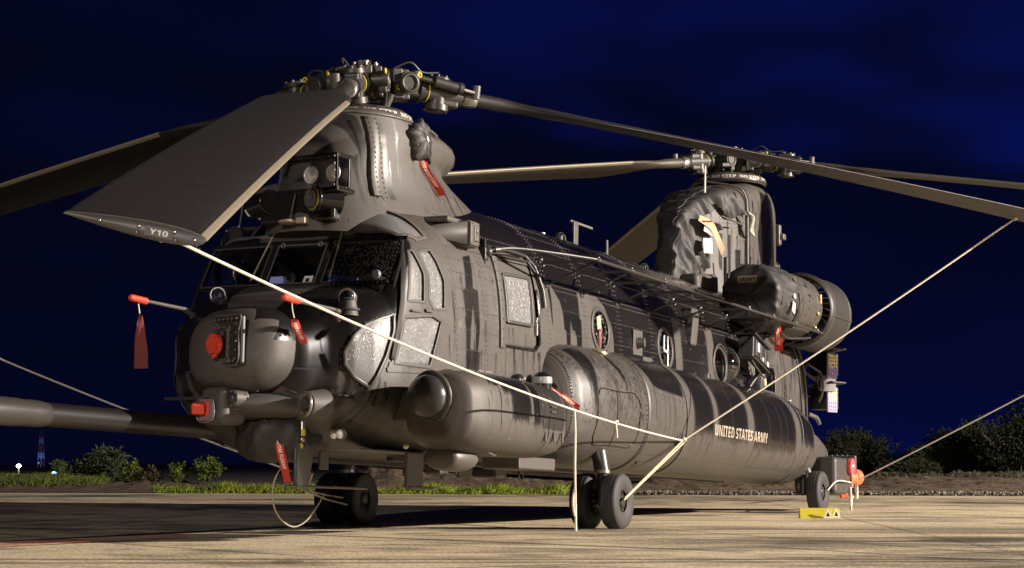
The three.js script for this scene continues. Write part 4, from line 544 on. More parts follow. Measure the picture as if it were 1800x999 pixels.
// ---------- radar pod on the port side ----------
{
  const p = grp('radar_pod', heli), cz = 1.74, POD = [[-1.75, .2, 1.42, .92], [-1.74, .26, 1.44, .88], [-1.68, .33, 1.47, .84], [-1.5, .385, 1.5, .79], [-1.2, .41, 1.515, .765], [-.2, .41, 1.515, .75], [.7, .39, 1.49, .76], [1.0, .37, 1.47, .79], [1.06, .33, 1.44, .84]];
  const pt = (x, t) => { const [w, T, b] = interp(POD, x), m = (T + b) / 2, s = Math.sin(t), c = Math.cos(t); return [x, m + (T - b) / 2 * sp(s, 2.9), cz + w * sp(c, 2.9)]; };
  POD.forEach(r => { r[0] = -1.75 + (r[0] + 1.75) * .76; }); const xs = [-1.75, -1.745, -1.73, -1.71, -1.68, -1.64, -1.58, -1.5, -1.4, -1.3, -1.2, -.9, -.6, -.3, 0, .3, .5, .7, .85, .95, 1.0, 1.03, 1.06].map(x => -1.75 + (x + 1.75) * .76);
  const sk = new Skin(1024, 512, 1, 512, '#47413c', .58); sk.X = x => (x + 1.8) / 2.9 * 1024; sk.grain(400, 18, .06); sk.grain(700, 4, .1); // v .5 = outboard
  const Vv = v => v; for (const [a, b, v] of [[-1.3, -.85, .8], [-.55, -.2, .5], [-.12, .12, .47], [.98, 1.06, .3]]) sk.run(a, b, 1, v, .04, .85, .15);
  for (const [a, b] of [[-.55, -.2], [-.12, .1]]) for (let k = 0; k < 14; k++) { const x = rr(a, b); sk.wet([[x, .5], [x + .012, .5], [x + .006, .5 - rr(.02, .1)]], .7); }
  sk.wet([[.12, 1], [.12, .4], [.2, .32], [.9, .3], [.94, .4], [.94, 1]], .6, .3); for (let k = 0; k < 30; k++) { const x = rr(.15, .9); sk.wet([[x, .33], [x + .012, .33], [x + .006, .33 - rr(.02, .09)]], .6); }
  for (const [a, b, v] of [[-1.0, -.62, .72], [-.5, -.15, .45], [-.1, .12, .4]]) for (let k = 0; k < 5; k++) sk.run(a + k * .015, b - k * .015, 1, v + k * .012, .05, .4, .1); sk.wet([[-1.3, 1], [-1.25, .93], [-.9, .9], [.9, .88], [1.06, 1]], .8); for (const [a, b, v] of [[-.78, -.2, .38], [-.12, .13, .34]]) for (let k = 0; k < 6; k++) sk.run(a + k * .02, b - k * .02, 1, v + k * .02, .05, .4, .1); sk.blur(3); sk.line([[-.18, .0], [-.18, 1]], .01, .6); sk.line([[.1, .1], [.1, 1]], .008, .7); sk.rivets(.08, .2, .08, .95, .025, .012, .6); sk.line([[.1, .24], [.9, .22]], .008, .6); sk.line([[.94, .38], [.94, .9]], .008, .7); sk.drops(200, -.6, .1, .3, .8, .006); sk.trickles(46, -1.4, 1, .35, 1, .1, .5, .012); sk.scuffs(20, -1.5, 1, .1, .8, .03);
  mesh('fairing', loft(xs.map(x => Array.from({ length: 64 }, (_, i) => pt(x, (i / 64 - .5) * 2 * Math.PI))), true, 3, (i, j, q) => [((q[0] + 1.75) / .76 + .05) / 2.9, (q[1] - .8) / .74]), sk.material(), p);
  const d = grp('radome', p, -1.78, 1.25, 1.68); d.rotation.set(0, -.2, .1); mesh('dome', sph(.2, 0, 0, 0, .8, 1, 1, 32), std([.035, .032, .034], .3), d); mesh('rim', [ring([.04, 0, 0], [1, 0, 0], .222, .018, 40), ring([.02, 0, 0], [1, 0, 0], .198, .007, 40)], MAT.rib, d); mesh('collar', cyl([.04, 0, 0], [.26, -.02, 0], .21, .26, 32), MAT.paint, d);
  const l = grp('chin_blister', p); const R = []; for (let i = 0; i <= 10; i++) { const k = i / 10, x = -1.52 + .62 * k, q = Math.sqrt(Math.max(.01, 1 - Math.pow(Math.abs(k * 2 - .85) / 1.15, 2.6))); R.push(Array.from({ length: 24 }, (_, j) => { const t = j / 24 * 2 * Math.PI; return [x, .75 + .0 * k + .13 * q * Math.sin(t) - .03, 1.66 + .2 * q * Math.cos(t)]; })); } mesh('blister', loft(R, true, 3), MAT.rib, l); mesh('rim', tube([[-1.5, .82, 1.78], [-1.42, .85, 1.88], [-1.2, .815, 1.95], [-1.0, .77, 1.93], [-.82, .755, 1.9]], .012, 6), MAT.rib, l); mesh('bolt', [...Array(10)].map((_, i) => sph(.009, -1.46 + i * .06, .86 - i * .004, 1.84 + .06 * Math.sin(i * .3), 1, 1, 1, 6)), MAT.steel, l);
  mesh('pylon', [rbox(1.4, .3, .5, .04, -.6, 1.2, 1.3), rbox(.5, .05, .2, .01, .6, 1.26, 1.72)], MAT.paint, p); mesh('hinge', [-.2, -.0, .2].flatMap(x => [rbox(.03, .1, .02, .006, x, .96, cz + .395), sph(.014, x, .99, cz + .4, 1, 1, 1, 6)]), MAT.rib, p); mesh('latch', [-.06, -.01].flatMap(x => [0, 1].map(k => rbox(.03, .02, .012, .004, x, 1.2 + k * .05, cz + .405))), MAT.rib, p); mesh('lifting_eye', [ring([-.35, 1.5, 1.95], [1, 0, 0], .025, .008, 10)], MAT.steel, p);
  mesh('ground_lamp', [rbox(.9, .13, .42, .02, .9, .73, 1.35)], MAT.rib, heli);
}
// ---------- forward pylon ----------
const FP = [ // y, front, aft, half width
  [2.9, -1.3, 2.9, .98], [3.05, -1.28, 2.75, .93], [3.2, -1.24, 2.45, .84], [3.35, -1.2, 2.15, .75], [3.5, -1.16, 1.75, .685], [3.62, -1.13, 1.4, .65], [3.7, -1.11, 1.2, .635], [3.76, -1.09, 1.13, .63], [3.8, -1.08, 1.2, .635], [3.85, -1.06, 1.33, .645], [3.92, -1.04, 1.43, .655], [3.99, -1.0, 1.46, .655], [4.05, -.97, 1.4, .645], [4.1, -.93, 1.2, .625], [4.14, -.9, .95, .6], [4.17, -.87, .7, .57], [4.2, -.8, .55, .52], [4.2, -.2, -.1, .05]];
const fpPt = (y, t, inset = 0) => { const [f, a, w] = interp(FP, y), m = (f + a) / 2 - .25, c = Math.cos(t), s = Math.sin(t); return [m + (c > 0 ? a - m : m - f + .05) * sp(c, c > 0 ? 2.3 : 2.1) , y, (w - inset) * sp(s, c > 0 ? 2.2 : 2.1)]; };
const fpOn = (x, y, side = 1, off = 0) => { let lo = .02, hi = Math.PI - .02; for (let i = 0; i < 40; i++) { const m = (lo + hi) / 2; fpPt(y, m)[0] > x ? lo = m : hi = m; } const p = fpPt(y, lo); return [p[0], y, side * (p[2] + off)]; };
const fpSkin = new Skin(1024, 512, 1024 / 4.4, 512 / 1.4, DRY, .62); fpSkin.X = x => (x + 1.4) / 4.4 * 1024; fpSkin.Y = y => 512 * (1 - (y - 2.9) / 1.4);
{
  const s = fpSkin; s.grain(500, 16, .06); s.grain(900, 4, .12);
  s.wet([[-1.4, 4.3], [-1.1, 4.3], [-1.1, 4.02], [-1.2, 3.9], [-1.22, 3.55], [-1.22, 3.4], [-1.4, 3.4]], .8); s.wet([[-1.13, 4.16], [-1.09, 4.16], [-1.09, 3.8], [-1.1, 3.62], [-1.06, 3.5], [-1.14, 3.46], [-1.13, 3.7]], .85, .4);
  s.wet([[-.92, 4.12], [-.86, 4.1], [-.84, 3.5], [-.84, 3.3], [-.9, 3.3], [-.93, 3.7], [-.98, 3.92], [-1.02, 4.0]], .8, .45); s.wet([[-.7, 4.05], [-.63, 4.05], [-.62, 3.7], [-.58, 3.28], [-.66, 3.27], [-.68, 3.6]], .9, .45);
  for (let k = 0; k < 60; k++) { const x = rr(0, 1.2); s.wet([[x, 4.12], [x + .03, 4.12], [x + .015, rr(4.0, 4.08)]], .6); } s.drops(220, -.2, 1.3, 3.2, 4.15, .006); s.trickles(34, -1, 1.2, 3.5, 4.12, .15, .6, .014); s.scuffs(24, -1, 1.3, 3.1, 4.1, .03);
  s.blur(2); s.line([[-.1, 3.2], [.5, 3.16], [1.2, 3.18], [2.4, 3.3]], .014, .85); s.rivets(-.1, 3.24, 2.0, 3.24, .05, .007, .4); for (const x of [-.75, -.5, .3, .8]) s.rivets(x, 3.25, x, 4.1, .05, .006, .3); s.rivets(-1, 3.9, .9, 3.9, .05, .006, .25); s.rivets(-1, 3.55, .9, 3.55, .05, .006, .25);
}
const fpMat = fpSkin.material(), fpG = grp('rotor_pylon', heli);
mesh('fairing', loft(FP.flatMap((r, i) => i < FP.length - 2 ? [r[0], (r[0] + FP[i + 1][0]) / 2] : [r[0] + (i === FP.length - 1 ? .0005 : 0)]).map((y, i, A) => Array.from({ length: 72 }, (_, k) => fpPt(y, k / 72 * 2 * Math.PI)).map(p => i === A.length - 1 ? [-.2 + (p[0] + .2) * .04, 4.2, p[2] * .04] : p)), true, 2, (i, j, p) => [(p[0] + 1.4) / 4.4, (p[1] - 2.9) / 1.4]), fpMat, fpG);
for (const s of [1, -1]) { mesh('seam_strip', [loft([...Array(10)].map((_, i) => { const y = 4.1 - i * .09, x = -.82 - i * .006; return [[x, .0], [x + .005, .035], [x + .09, .035], [x + .1, .0]].map(([a, o]) => fpOn(a, y, s, o)); }), false)], MAT.rib, fpG); mesh('rivet', [...Array(17)].flatMap((_, i) => [.02, .085].map(d => sph(.008, ...fpOn(-.82 + d, 4.08 - i * .05, s, .035), 1, 1, 1, 6))), MAT.paintDark, fpG); }
mesh('deck_lip', [tube([...Array(20)].map((_, i) => { const t = .25 + i * .14; const p = fpPt(4.13, t); return [p[0], p[1] + .01, p[2] + .005]; }), .014, 6)], MAT.rib, fpG);
const noStep = (() => { const k = document.createElement('canvas'); k.width = 1024; k.height = 128; const c = k.getContext('2d'); c.fillStyle = '#48423d'; c.fillRect(0, 0, 1024, 128); for (let i = 0; i < 160; i++) { c.fillStyle = `rgba(20,18,17,${rr(.05, .3)})`; c.beginPath(); c.ellipse(rnd() * 1024, rnd() * 60, rr(3, 40), rr(3, 22), 0, 0, 7); c.fill(); } c.font = 'bold 26px serif'; for (let i = 0; i < 8; i++) { c.fillStyle = '#d9d4ca'; c.fillText('NO STEP', 20 + i * 128, 92); } const t = new THREE.CanvasTexture(k); t.colorSpace = THREE.SRGBColorSpace; t.wrapS = THREE.RepeatWrapping; return new THREE.MeshPhysicalMaterial({ map: t, roughness: .32, side: THREE.DoubleSide }); })();
function rotorCap(parent, x, y, z, R) { const c = mesh('rotor_cap', lathe([[R * .96, -.03], [R, 0], [R, .03], [R * .97, .075], [R * .86, .12], [R * .6, .15], [R * .3, .165], [.16, .17]], 56), noStep, parent); c.position.set(x, y, z); c.rotation.y = 2.05; mesh('rim', [ring([0, .0, 0], [0, 1, 0], R, .014, 48)], MAT.paintDark, c); return c; }
rotorCap(heli, -.2, 4.155, 0, .56);
{ // lamp box and sensors on the pylon front, intake
  const l = grp('landing_light_box', heli, -1.18, 3.46, .1); l.rotation.set(0, -.12, 0); mesh('tray', [rbox(.3, .05, .74, .02, .0, -.17, 0), rbox(.26, .03, .7, .01, .0, .17, 0), rbox(.05, .34, .7, .02, .08, 0, 0)], MAT.wetPaint, l);
  mesh('lens_cover', [rbox(.02, .3, .68, .006, -.13, 0, 0), rbox(.2, .3, .015, .005, -.02, 0, .345)], MAT.glass, l); mesh('rim', [rbox(.03, .34, .025, .006, -.13, 0, .35), rbox(.2, .025, .025, .006, -.02, .16, .35), rbox(.2, .025, .025, .006, -.02, -.15, .35)], MAT.wetPaint, l);
  mesh('lamp', [-.02, .25].flatMap(z => [sph(.075, -.05, 0, z, .5, 1, 1, 24), ring([-.06, 0, z], [1, 0, 0], .078, .01)]), std([.8, .78, .74], .3, .4), l); mesh('lamp_glass', [-.02, .25].map(z => sph(.074, -.075, 0, z, .4, 1, 1, 24)), MAT.glass, l);
  mesh('bolt', [...Array(5)].map((_, i) => sph(.012, -.18, -.14 + i * .07, .352, 1, 1, 1, 6)), MAT.steel, l);
  const base = grp('sensor_shelf', heli); mesh('shelf', [rbox(.4, .34, .84, .06, -1.12, 3.14, -.04)], MAT.wetPaint, base); mesh('bolt', [...Array(8)].map((_, i) => sph(.011, -1.36 + i * .02, 3.3 - (i > 3 ? .3 : 0), .2 + (i % 4) * .1, 1, 1, 1, 6)), MAT.rib, base);
  const s1 = grp('warning_sensor', heli, -1.37, 3.2, .2); s1.rotation.set(0, -.5, 0); mesh('housing', [cyl([.24, 0, 0], [0, 0, 0], .16, .115, 28), ring([0, 0, 0], [1, 0, 0], .115, .02)], MAT.wetPaint, s1); mesh('rim', [ring([-.02, 0, 0], [1, 0, 0], .108, .013, 32)], MAT.brass, s1); mesh('cap', [cyl([0, 0, 0], [-.06, .0, 0], .1, .092, 28), sph(.018, -.065, 0, 0)], MAT.rib, s1);
  const s2 = grp('warning_sensor', heli, -1.25, 3.2, -.42); s2.rotation.set(0, .95, 0); mesh('housing', [cyl([.2, 0, 0], [-.12, 0, 0], .13, .11, 26), ring([-.12, 0, 0], [1, 0, 0], .11, .015)], MAT.wetPaint, s2);
  mesh('bracket', [sph(.09, -1.42, 2.98, -.06, 1, .3, 1.1), rbox(.1, .06, .1, .01, -1.38, 2.99, .08)], MAT.tan, heli); mesh('antenna', cyl([-1.42, 3.0, -.04], [-1.36, 3.26, -.02], .008, .008, 6), MAT.rib, heli);
  const i = grp('air_intake', heli, ...fpOn(-.12, 3.98, 1, 0)); mesh('rim', [ring([0, 0, .01], [.12, .1, 1], .13, .028, 30)], MAT.black, i); mesh('duct', sph(.13, 0, 0, -.02, 1, 1, .3), MAT.black, i);
  const cb = mesh('cable', tube([[1.02, 3.66, .36], [1.1, 3.69, .34], [1.16, 3.67, .3], [1.22, 3.69, .26]], .012, 6), MAT.black, heli);
}
// missile warning sensors by the roof edge
for (const s of [1, -1]) { const g = grp('sensor_box', heli, .06, 3.0, s * 1.06); mesh('housing', [rbox(.22, .27, .3, .03, 0, 0, 0), loft([[-.42, .05, -.16], [-.11, .115, .13]].map(([x, h, z]) => [[x, -h, -s * .2], [x, h, -s * .2], [x, h, s * z], [x, -h, s * z]]), true, 3), rbox(.5, .06, .3, .02, -.1, .12, -s * .12)], MAT.paint, g); mesh('window_plate', [rbox(.2, .24, .02, .012, .0, .0, s * .155), rbox(.11, .16, .025, .012, .02, .0, s * .165), sph(.03, .02, .03, s * .178, 1, 1, .4), sph(.02, .02, -.06, s * .178, 1, 1, .4)], MAT.rib, g); mesh('bolt', [[-.08, -.1], [-.08, .1], [.08, -.1], [.08, .1]].map(([x, y]) => sph(.01, x, y, s * .167, 1, 1, 1, 6)), MAT.darkSteel, g); }
{ // rescue hoist on the starboard side
  const h = grp('rescue_hoist', heli, -.15, 3.02, -1.42), k = [0, 1, 2, 3, 4, 5, 6, 7]; mesh('drum', [cyl([-.12, .05, 0], [.14, .05, 0], .1, .1, 20), rbox(.26, .12, .2, .03, 0, -.06, 0)], MAT.black, h); mesh('bracket', [cyl([.1, .1, .05], [.2, .2, .5], .03), cyl([-.1, -.05, .05], [.1, -.1, .4], .025), cyl([0, .1, -.02], [.02, .5, .02], .014, .014, 8), rbox(.14, .04, .2, .01, .05, .13, .1)], MAT.paintDark, h); mesh('bolt', k.map(i => sph(.016, -.14 + .035 * i, .1 - .05 * ((i * 3) % 5), -.08 + .03 * (i % 3), 1, 1, 1, 6)).concat([cyl([0, .1, -.02], [.0, .16, -.02], .03, .03, 10)]), MAT.steel, h); mesh('hose', k.slice(0, 4).map(i => tube([[-.12, .08 - i * .04, -.06], [-.2, -.02 - i * .03, -.1], [-.16, -.14, -.06 + i * .04], [-.02, -.12 - .03 * i, 0]], .011, 6)).concat([tube([[-.1, -.15, -.05], [-.3, -.2, -.16], [-.42, -.12, -.22], [-.5, -.1, -.2]], .008, 6)]), MAT.black, h); mesh('fitting', [[-.5, -.1, -.2], [-.44, -.12, -.21], [.02, -.16, -.02], [.06, -.2, 0]].map(p => sph(.018, ...p, 1, 1, 1, 6)), MAT.brass, h); mesh('hook', [tube([[0, -.24, 0], [-.04, -.28, -.02], [-.06, -.34, -.03], [-.03, -.4, -.02], [.02, -.4, 0]], .016, 8), ring([0, -.22, 0], [.5, 0, 1], .028, .01, 14)], MAT.steel, h); mesh('cable', cyl([0, -.2, 0], [0, -.05, 0], .008), MAT.steel, h);
}
// ---------- long antenna rail with its brackets ----------
{
  const r = grp('antenna_rail', heli), X = [1.9, 2.87, 3.92, 4.97, 6.0, 7.05, 8.1, 9.15, 10.2], zr = 1.8, yr = x => 2.94 - .002 * x;
  mesh('rail', [tube([[.52, 2.9, 1.19], [.6, 2.92, 1.24], [.8, 2.945, 1.33], [1.3, 2.945, 1.58], [1.85, 2.94, 1.8]], .017, 10, 40), cyl([1.84, yr(1.9), zr], [11.2, yr(11.2), zr], .019, .019, 12)], MAT.paintDark, r);
  mesh('end_fitting', [sph(.055, .5, 2.88, 1.15), rbox(.1, .14, .08, .02, .48, 2.86, 1.12), cyl([.55, 2.905, 1.2], [.68, 2.925, 1.26], .035, .028, 12)], MAT.paintDark, r);
  for (const x of X) { const y1 = 2.94, z1 = hullZ(x, y1), y0 = 2.69, z0 = hullZ(x, y0); mesh('bracket', [cyl([x, y1, z1], [x, yr(x), zr - .02], .017, .015, 8), cyl([x, y0, z0], [x, yr(x) - .02, zr - .05], .013, .013, 8), sph(.03, x, yr(x), zr), rbox(.08, .09, .03, .01, x, y1, z1 + .01), rbox(.07, .06, .03, .01, x, y0, z0 + .01), cyl([x, y1, z1], [x, y1 - .01, z1 + .07], .028, .022, 10)], MAT.paintDark, r); mesh('bolt', [sph(.016, x - .03, y1 + .03, z1 + .03), sph(.016, x + .03, y1 - .03, z1 + .03), sph(.014, x, yr(x) + .03, zr)], MAT.steel, r); }
}
// small aerials on the roof
mesh('hoop_antenna', [ring([4.95, 3.64, 0], [1, 0, .4], .1, .012, 28), cyl([4.95, 3.5, 0], [4.95, 3.74, 0], .045, .045, 14)], MAT.paint, heli); mesh('hoop_antenna', [ring([7.85, 3.62, 0], [1, 0, .4], .085, .012, 28), cyl([7.85, 3.5, 0], [7.85, 3.7, 0], .04, .04, 14)], MAT.paint, heli);
mesh('hook_antenna', [rbox(.14, .46, .03, .01, 5.45, 3.72, 0, 0, 0, -.03), rbox(.5, .035, .035, .01, 5.64, 3.94, .0, 0, -.2, -.08)], MAT.rib, heli);
mesh('mast_fairing', loft([0, 1].map(k => [[5.1 + .16 * k, 3.45 + .13 * k, -.1], [5.1 + .16 * k, 3.45 + .13 * k, .1], [6.0 - .1 * k, 3.45 + .1 * k, .1], [6.0 - .1 * k, 3.45 + .1 * k, -.1]]), true, 2), MAT.paint, heli);
mesh('blade_antenna', [rbox(.05, .36, .025, .01, 6.52, 3.68, 0)], MAT.rib, heli); mesh('blade_antenna', [rbox(.05, .14, .025, .01, 6.85, 3.58, 0)], MAT.rib, heli); mesh('beacon', [cyl([4.1, 3.5, .15], [4.1, 3.62, .15], .03, .03, 10)], MAT.white, heli);
// side fittings
for (const [x, y] of [[4.45, 2.28], [4.78, 1.98]]) { const g = grp('sight_window', heli, x, y, 1.25); mesh('plate', rbox(.3, .3, .012, .004, 0, 0, .004), MAT.paint, g); mesh('cap', [cyl([0, 0, 0], [.02, 0, .09], .07, .06, 16)], MAT.rib, g); }
for (const x of [6.45, 7.0]) mesh('vent', [ring([x, 1.98 + (x - 6.45) * .1, 1.262], [0, 0, 1], .07, .016, 20), sph(.06, x, 1.98 + (x - 6.45) * .1, 1.25, 1, 1, .3)], MAT.rib, heli);
mesh('cable_cover', [rbox(.22, .42, .1, .03, 6.4, 2.62, 1.24, .1, 0, 0), rbox(.26, .16, .12, .02, 6.45, 2.82, 1.2, .2, 0, 0)], MAT.paint, heli);
const bub = grp('bubble_window', heli, 7.47, 2.24, 1.23); mesh('bubble', (() => { const g = new THREE.SphereGeometry(.27, 36, 20, 0, Math.PI * 2, 0, Math.PI / 2); g.rotateX(Math.PI / 2); g.scale(1, 1.02, 1.05); return g; })(), MAT.glass, bub); mesh('seam', [tube([...Array(12)].map((_, i) => { const t = -1.4 + i * .255; return [.02, .268 * Math.sin(t), .285 * Math.cos(t)]; }), .006, 6)], MAT.rib, bub); mesh('rim', ring([0, 0, .02], [0, 0, 1], .275, .016, 40), MAT.frame, bub);
{ // rack of a gun mount ahead of the square window
  const g = grp('gun_mount', heli, 8.35, 2.46, 1.42); g.rotation.set(0, .1, -.14); mesh('cradle', [rbox(.9, .3, .22, .02, 0, .0, 0), rbox(1.0, .03, .3, .01, 0, .17, 0), rbox(1.0, .03, .3, .01, 0, -.17, 0)], MAT.black, g); mesh('panel', [-.25, .05, .33].map(x => rbox(.22, .22, .02, .01, x, 0, .12)), MAT.paintDark, g); mesh('tag', [rbox(.12, .12, .006, .002, -.22, .03, .133), rbox(.08, .05, .006, .002, .08, -.07, .133), rbox(.1, .06, .006, .002, .38, -.07, .133)], MAT.white, g); mesh('bracket', [cyl([.4, -.2, 0], [.3, -.4, -.1], .025), tube([[-.5, -.2, .1], [-.2, -.32, .16], [.2, -.3, .14], [.4, -.18, .1]], .014, 6)], MAT.darkSteel, g);
  mesh('strap', [-.42, -.34, -.26, -.18, -.1].map((x, i) => tube([[x, -.2, .04], [x + .01, -.32 - (i % 2) * .05, .05]], .012, 5)), MAT.rib, g);
}
mesh('window_liner', [rbox(1.5, .6, .02, .01, 10.0, 2.2, 1.04), tube([[9.3, 2.04, 1.18], [9.45, 2.3, 1.19], [9.62, 2.1, 1.17]], .05, 8)], std([.5, .47, .36], .8), heli);
// ---------- aft pylon ----------
const AP = [ // x, half width, top
  [8.7, .03, 3.5], [8.78, .06, 3.8], [8.9, .1, 4.3], [9.05, .14, 4.55], [9.3, .2, 4.74], [9.6, .28, 4.88], [10.0, .42, 5.04], [10.4, .54, 5.16], [10.7, .59, 5.24], [11.2, .61, 5.36], [11.7, .59, 5.4], [12.2, .52, 5.4], [12.7, .39, 5.38], [13.0, .3, 5.37], [13.2, .23, 5.34], [13.3, .16, 5.26]];
const apZ = (x, y) => { const [w, T] = interp(AP, x), q = Math.max(0, (y - 3.0) / (T - 3.0)), fl = y < 4 ? .12 * Math.pow((4 - y) / 1, 2) : 0; return q >= 1 ? 0 : (w + fl) * Math.pow(1 - Math.pow(q, 16), 1 / 5); };
const apSkin = new Skin(1024, 512, 1, 1, DRY, .5); apSkin.X = x => (x - 8) / 5.6 * 1024; apSkin.Y = y => 512 * (1 - (y - 3) / 2.5);
{
  const s = apSkin; s.sx = 1024 / 5.6; s.sy = 512 / 2.5; s.grain(500, 16, .07); s.grain(900, 4, .12);
  for (const [a, b, y0, y1] of [[9.35, 9.75, 4.55, 3.9], [9.9, 10.0, 4.4, 3.9], [10.12, 10.2, 4.4, 3.8], [10.3, 10.45, 4.2, 3.7], [10.45, 10.6, 4.0, 3.6], [8.8, 9.0, 4.3, 3.4], [9.45, 10.2, 5.2, 4.95]]) s.run(a, b, y0, y1, .07, .85, .15);
  s.wet([[11.35, 5.25], [11.75, 5.2], [12.0, 4.75], [11.95, 4.3], [11.55, 3.9], [11.3, 3.9], [11.1, 4.5]], .82); s.blur(1); s.line([[10.75, 3], [10.75, 5.3]], .05, .95); s.line([[9.25, 3.3], [9.25, 4.9]], .012, .6); s.line([[9.3, 4.5], [10.7, 4.62]], .012, .5); for (const y of [3.6, 4.1, 4.6, 5.1]) s.rivets(8.6, y, 13.2, y, .06, .009, .35); for (const x of [9.3, 9.8, 10.3, 10.8, 12.1, 12.6]) s.rivets(x, 3.3, x, 5.2, .06, .009, .35); s.drops(160, 8.6, 13, 3.4, 5.2, .01); s.trickles(60, 9.3, 13, 3.8, 5.2, .2, .9, .022); s.scuffs(24, 9.3, 13, 3.4, 5.1, .05);
}
const apG = grp('rotor_pylon', heli);
{
  const xs = []; for (let x = 8.7; x <= 13.3; x += x < 9.6 ? .05 : .1) xs.push(x); const rings = xs.map(x => { const [, T] = interp(AP, x), H = []; for (let i = 0; i <= 26; i++) { const y = 3 + (T - 3) * (1 - Math.pow(1 - i / 26, 1.6)); H.push([x, y, i === 26 ? 0 : apZ(x, y)]); } return [...H, ...H.slice(0, -1).reverse().map(([a, b, c]) => [a, b, -c])]; });
  mesh('fairing', loft(rings, true, 3, (i, j, p) => [(p[0] - 8) / 5.6, (p[1] - 3) / 2.5]), apSkin.material(), apG);
  mesh('hinge', [rbox(.12, .34, .16, .03, 12.95, 4.78, .32), rbox(.14, .1, .08, .02, 12.98, 4.75, .42)], MAT.rib, apG); mesh('access_panel', [rbox(.22, .18, .02, .008, 10.35, 3.75, .69), rbox(.9, .02, .03, .006, 9.75, 4.55, .645)], MAT.rib, apG);
  mesh('tail_light', [cyl([13.2, 4.35, .0], [13.55, 4.33, .12], .09, .09, 18), ring([13.52, 4.33, .11], [1, 0, .3], .09, .014)], MAT.paintDark, apG); mesh('whip_antenna', cyl([9.55, 4.95, .3], [9.57, 5.35, .3], .016, .012, 8), MAT.white, apG);
  mesh('door_edge', [tube([...Array(12)].map((_, i) => { const y = 5.28 - i * .13; return [10.62 + (i < 2 ? -.08 * (2 - i) : 0), y, apZ(10.7, y) + .012]; }), .018, 6)], MAT.rib, apG);
  mesh('cooling_duct', [rbox(.9, .3, .3, .08, 8.4, 3.45, .62, 0, 0, .1), rbox(.06, .5, .06, .02, 8.6, 3.6, .95)], MAT.paint, apG);
}
rotorCap(heli, 11.55, 5.40, 0, .57);
// ---------- engines ----------
function engine(side) {
  const e = grp('engine', heli, 0, 3.28, side * 1.42);
  const s = new Skin(512, 256, 1, 1, DRY, .45); s.sx = 512; s.sy = 256; s.grain(200, 12, .1); s.wet([[.3, .9], [.36, .9], [.34, .62], [.31, .6]], .7); s.line([[.2, 0], [.2, 1]], .006); s.line([[.62, 0], [.62, 1]], .006); s.line([[0, .5], [1, .5]], .005); s.drops(150, 0, 1, 0, 1, .008);
  mesh('nacelle', latheX([[.2, 8.5], [.36, 8.52], [.39, 8.6], [.4, 8.9], [.43, 9.15], [.455, 9.5], [.46, 9.95], [.45, 10.2], [.4, 10.4], [.38, 10.45]], [0, 0, 0], 48), s.material(), e);
  mesh('exhaust', [latheX([[.5, 10.45], [.54, 10.47], [.545, 10.55], [.545, 11.45], [.53, 11.53], [.45, 11.55], [.44, 11.45], [.47, 10.65], [.5, 10.45]], [0, 0, 0], 48)], std([.024, .021, .02], .5), e); mesh('exhaust_band', [latheX([[.548, 11.35], [.556, 11.37], [.556, 11.41], [.548, 11.43]], [0, 0, 0], 40), latheX([[.548, 10.5], [.553, 10.51], [.553, 10.57], [.548, 10.58]], [0, 0, 0], 40), rbox(.9, .02, .03, .006, 11.0, -.1, side * .54)], MAT.frame, e);
  mesh('exhaust_vane', [...Array(14)].flatMap((_, i) => { const a = i / 14 * 6.283, c = Math.cos(a), q = Math.sin(a); return [cyl([10.4, .33 * c, .33 * q], [10.75, .49 * c, .49 * q], .012, .012, 6), cyl([10.65, .3 * c, .3 * q], [10.65, .48 * Math.cos(a + .3), .48 * Math.sin(a + .3)], .01, .01, 6)]; }), MAT.brass, e); mesh('tailpipe', latheX([[.34, 10.35], [.32, 11.0], [.3, 11.3]], [0, 0, 0], 32), MAT.black, e);
  mesh('mount', [loft([[.0, .36, 1.0], [-.2, .3, .8], [-.45, .26, .62], [-.75, .24, .5]].map(([y, z, w], i) => Array.from({ length: 24 }, (_, k) => { const t = k / 24 * 6.283; return [9.6 + w * .9 * sp(Math.cos(t), 3), y - .1, -side * (.05 + i * .14) + z * sp(Math.sin(t), 3)]; })), true, 0)], MAT.paint, e);
  mesh('pipe', [tube([[9.2, -.42, side * .1], [9.5, -.5, side * .12], [9.9, -.48, side * .2], [10.3, -.44, side * .24]], .02, 6), tube([[8.8, -.36, side * .05], [9.0, -.46, side * .0], [9.1, -.6, -side * .1]], .016, 6)], MAT.black, e); mesh('latch', [rbox(.12, .05, .03, .01, 10.0, -.12, side * .455), rbox(.05, .14, .03, .01, 10.1, .1, side * .46), sph(.03, 10.2, -.3, side * .34)], MAT.brass, e);
  return e;
}
engine(1); engine(-1);
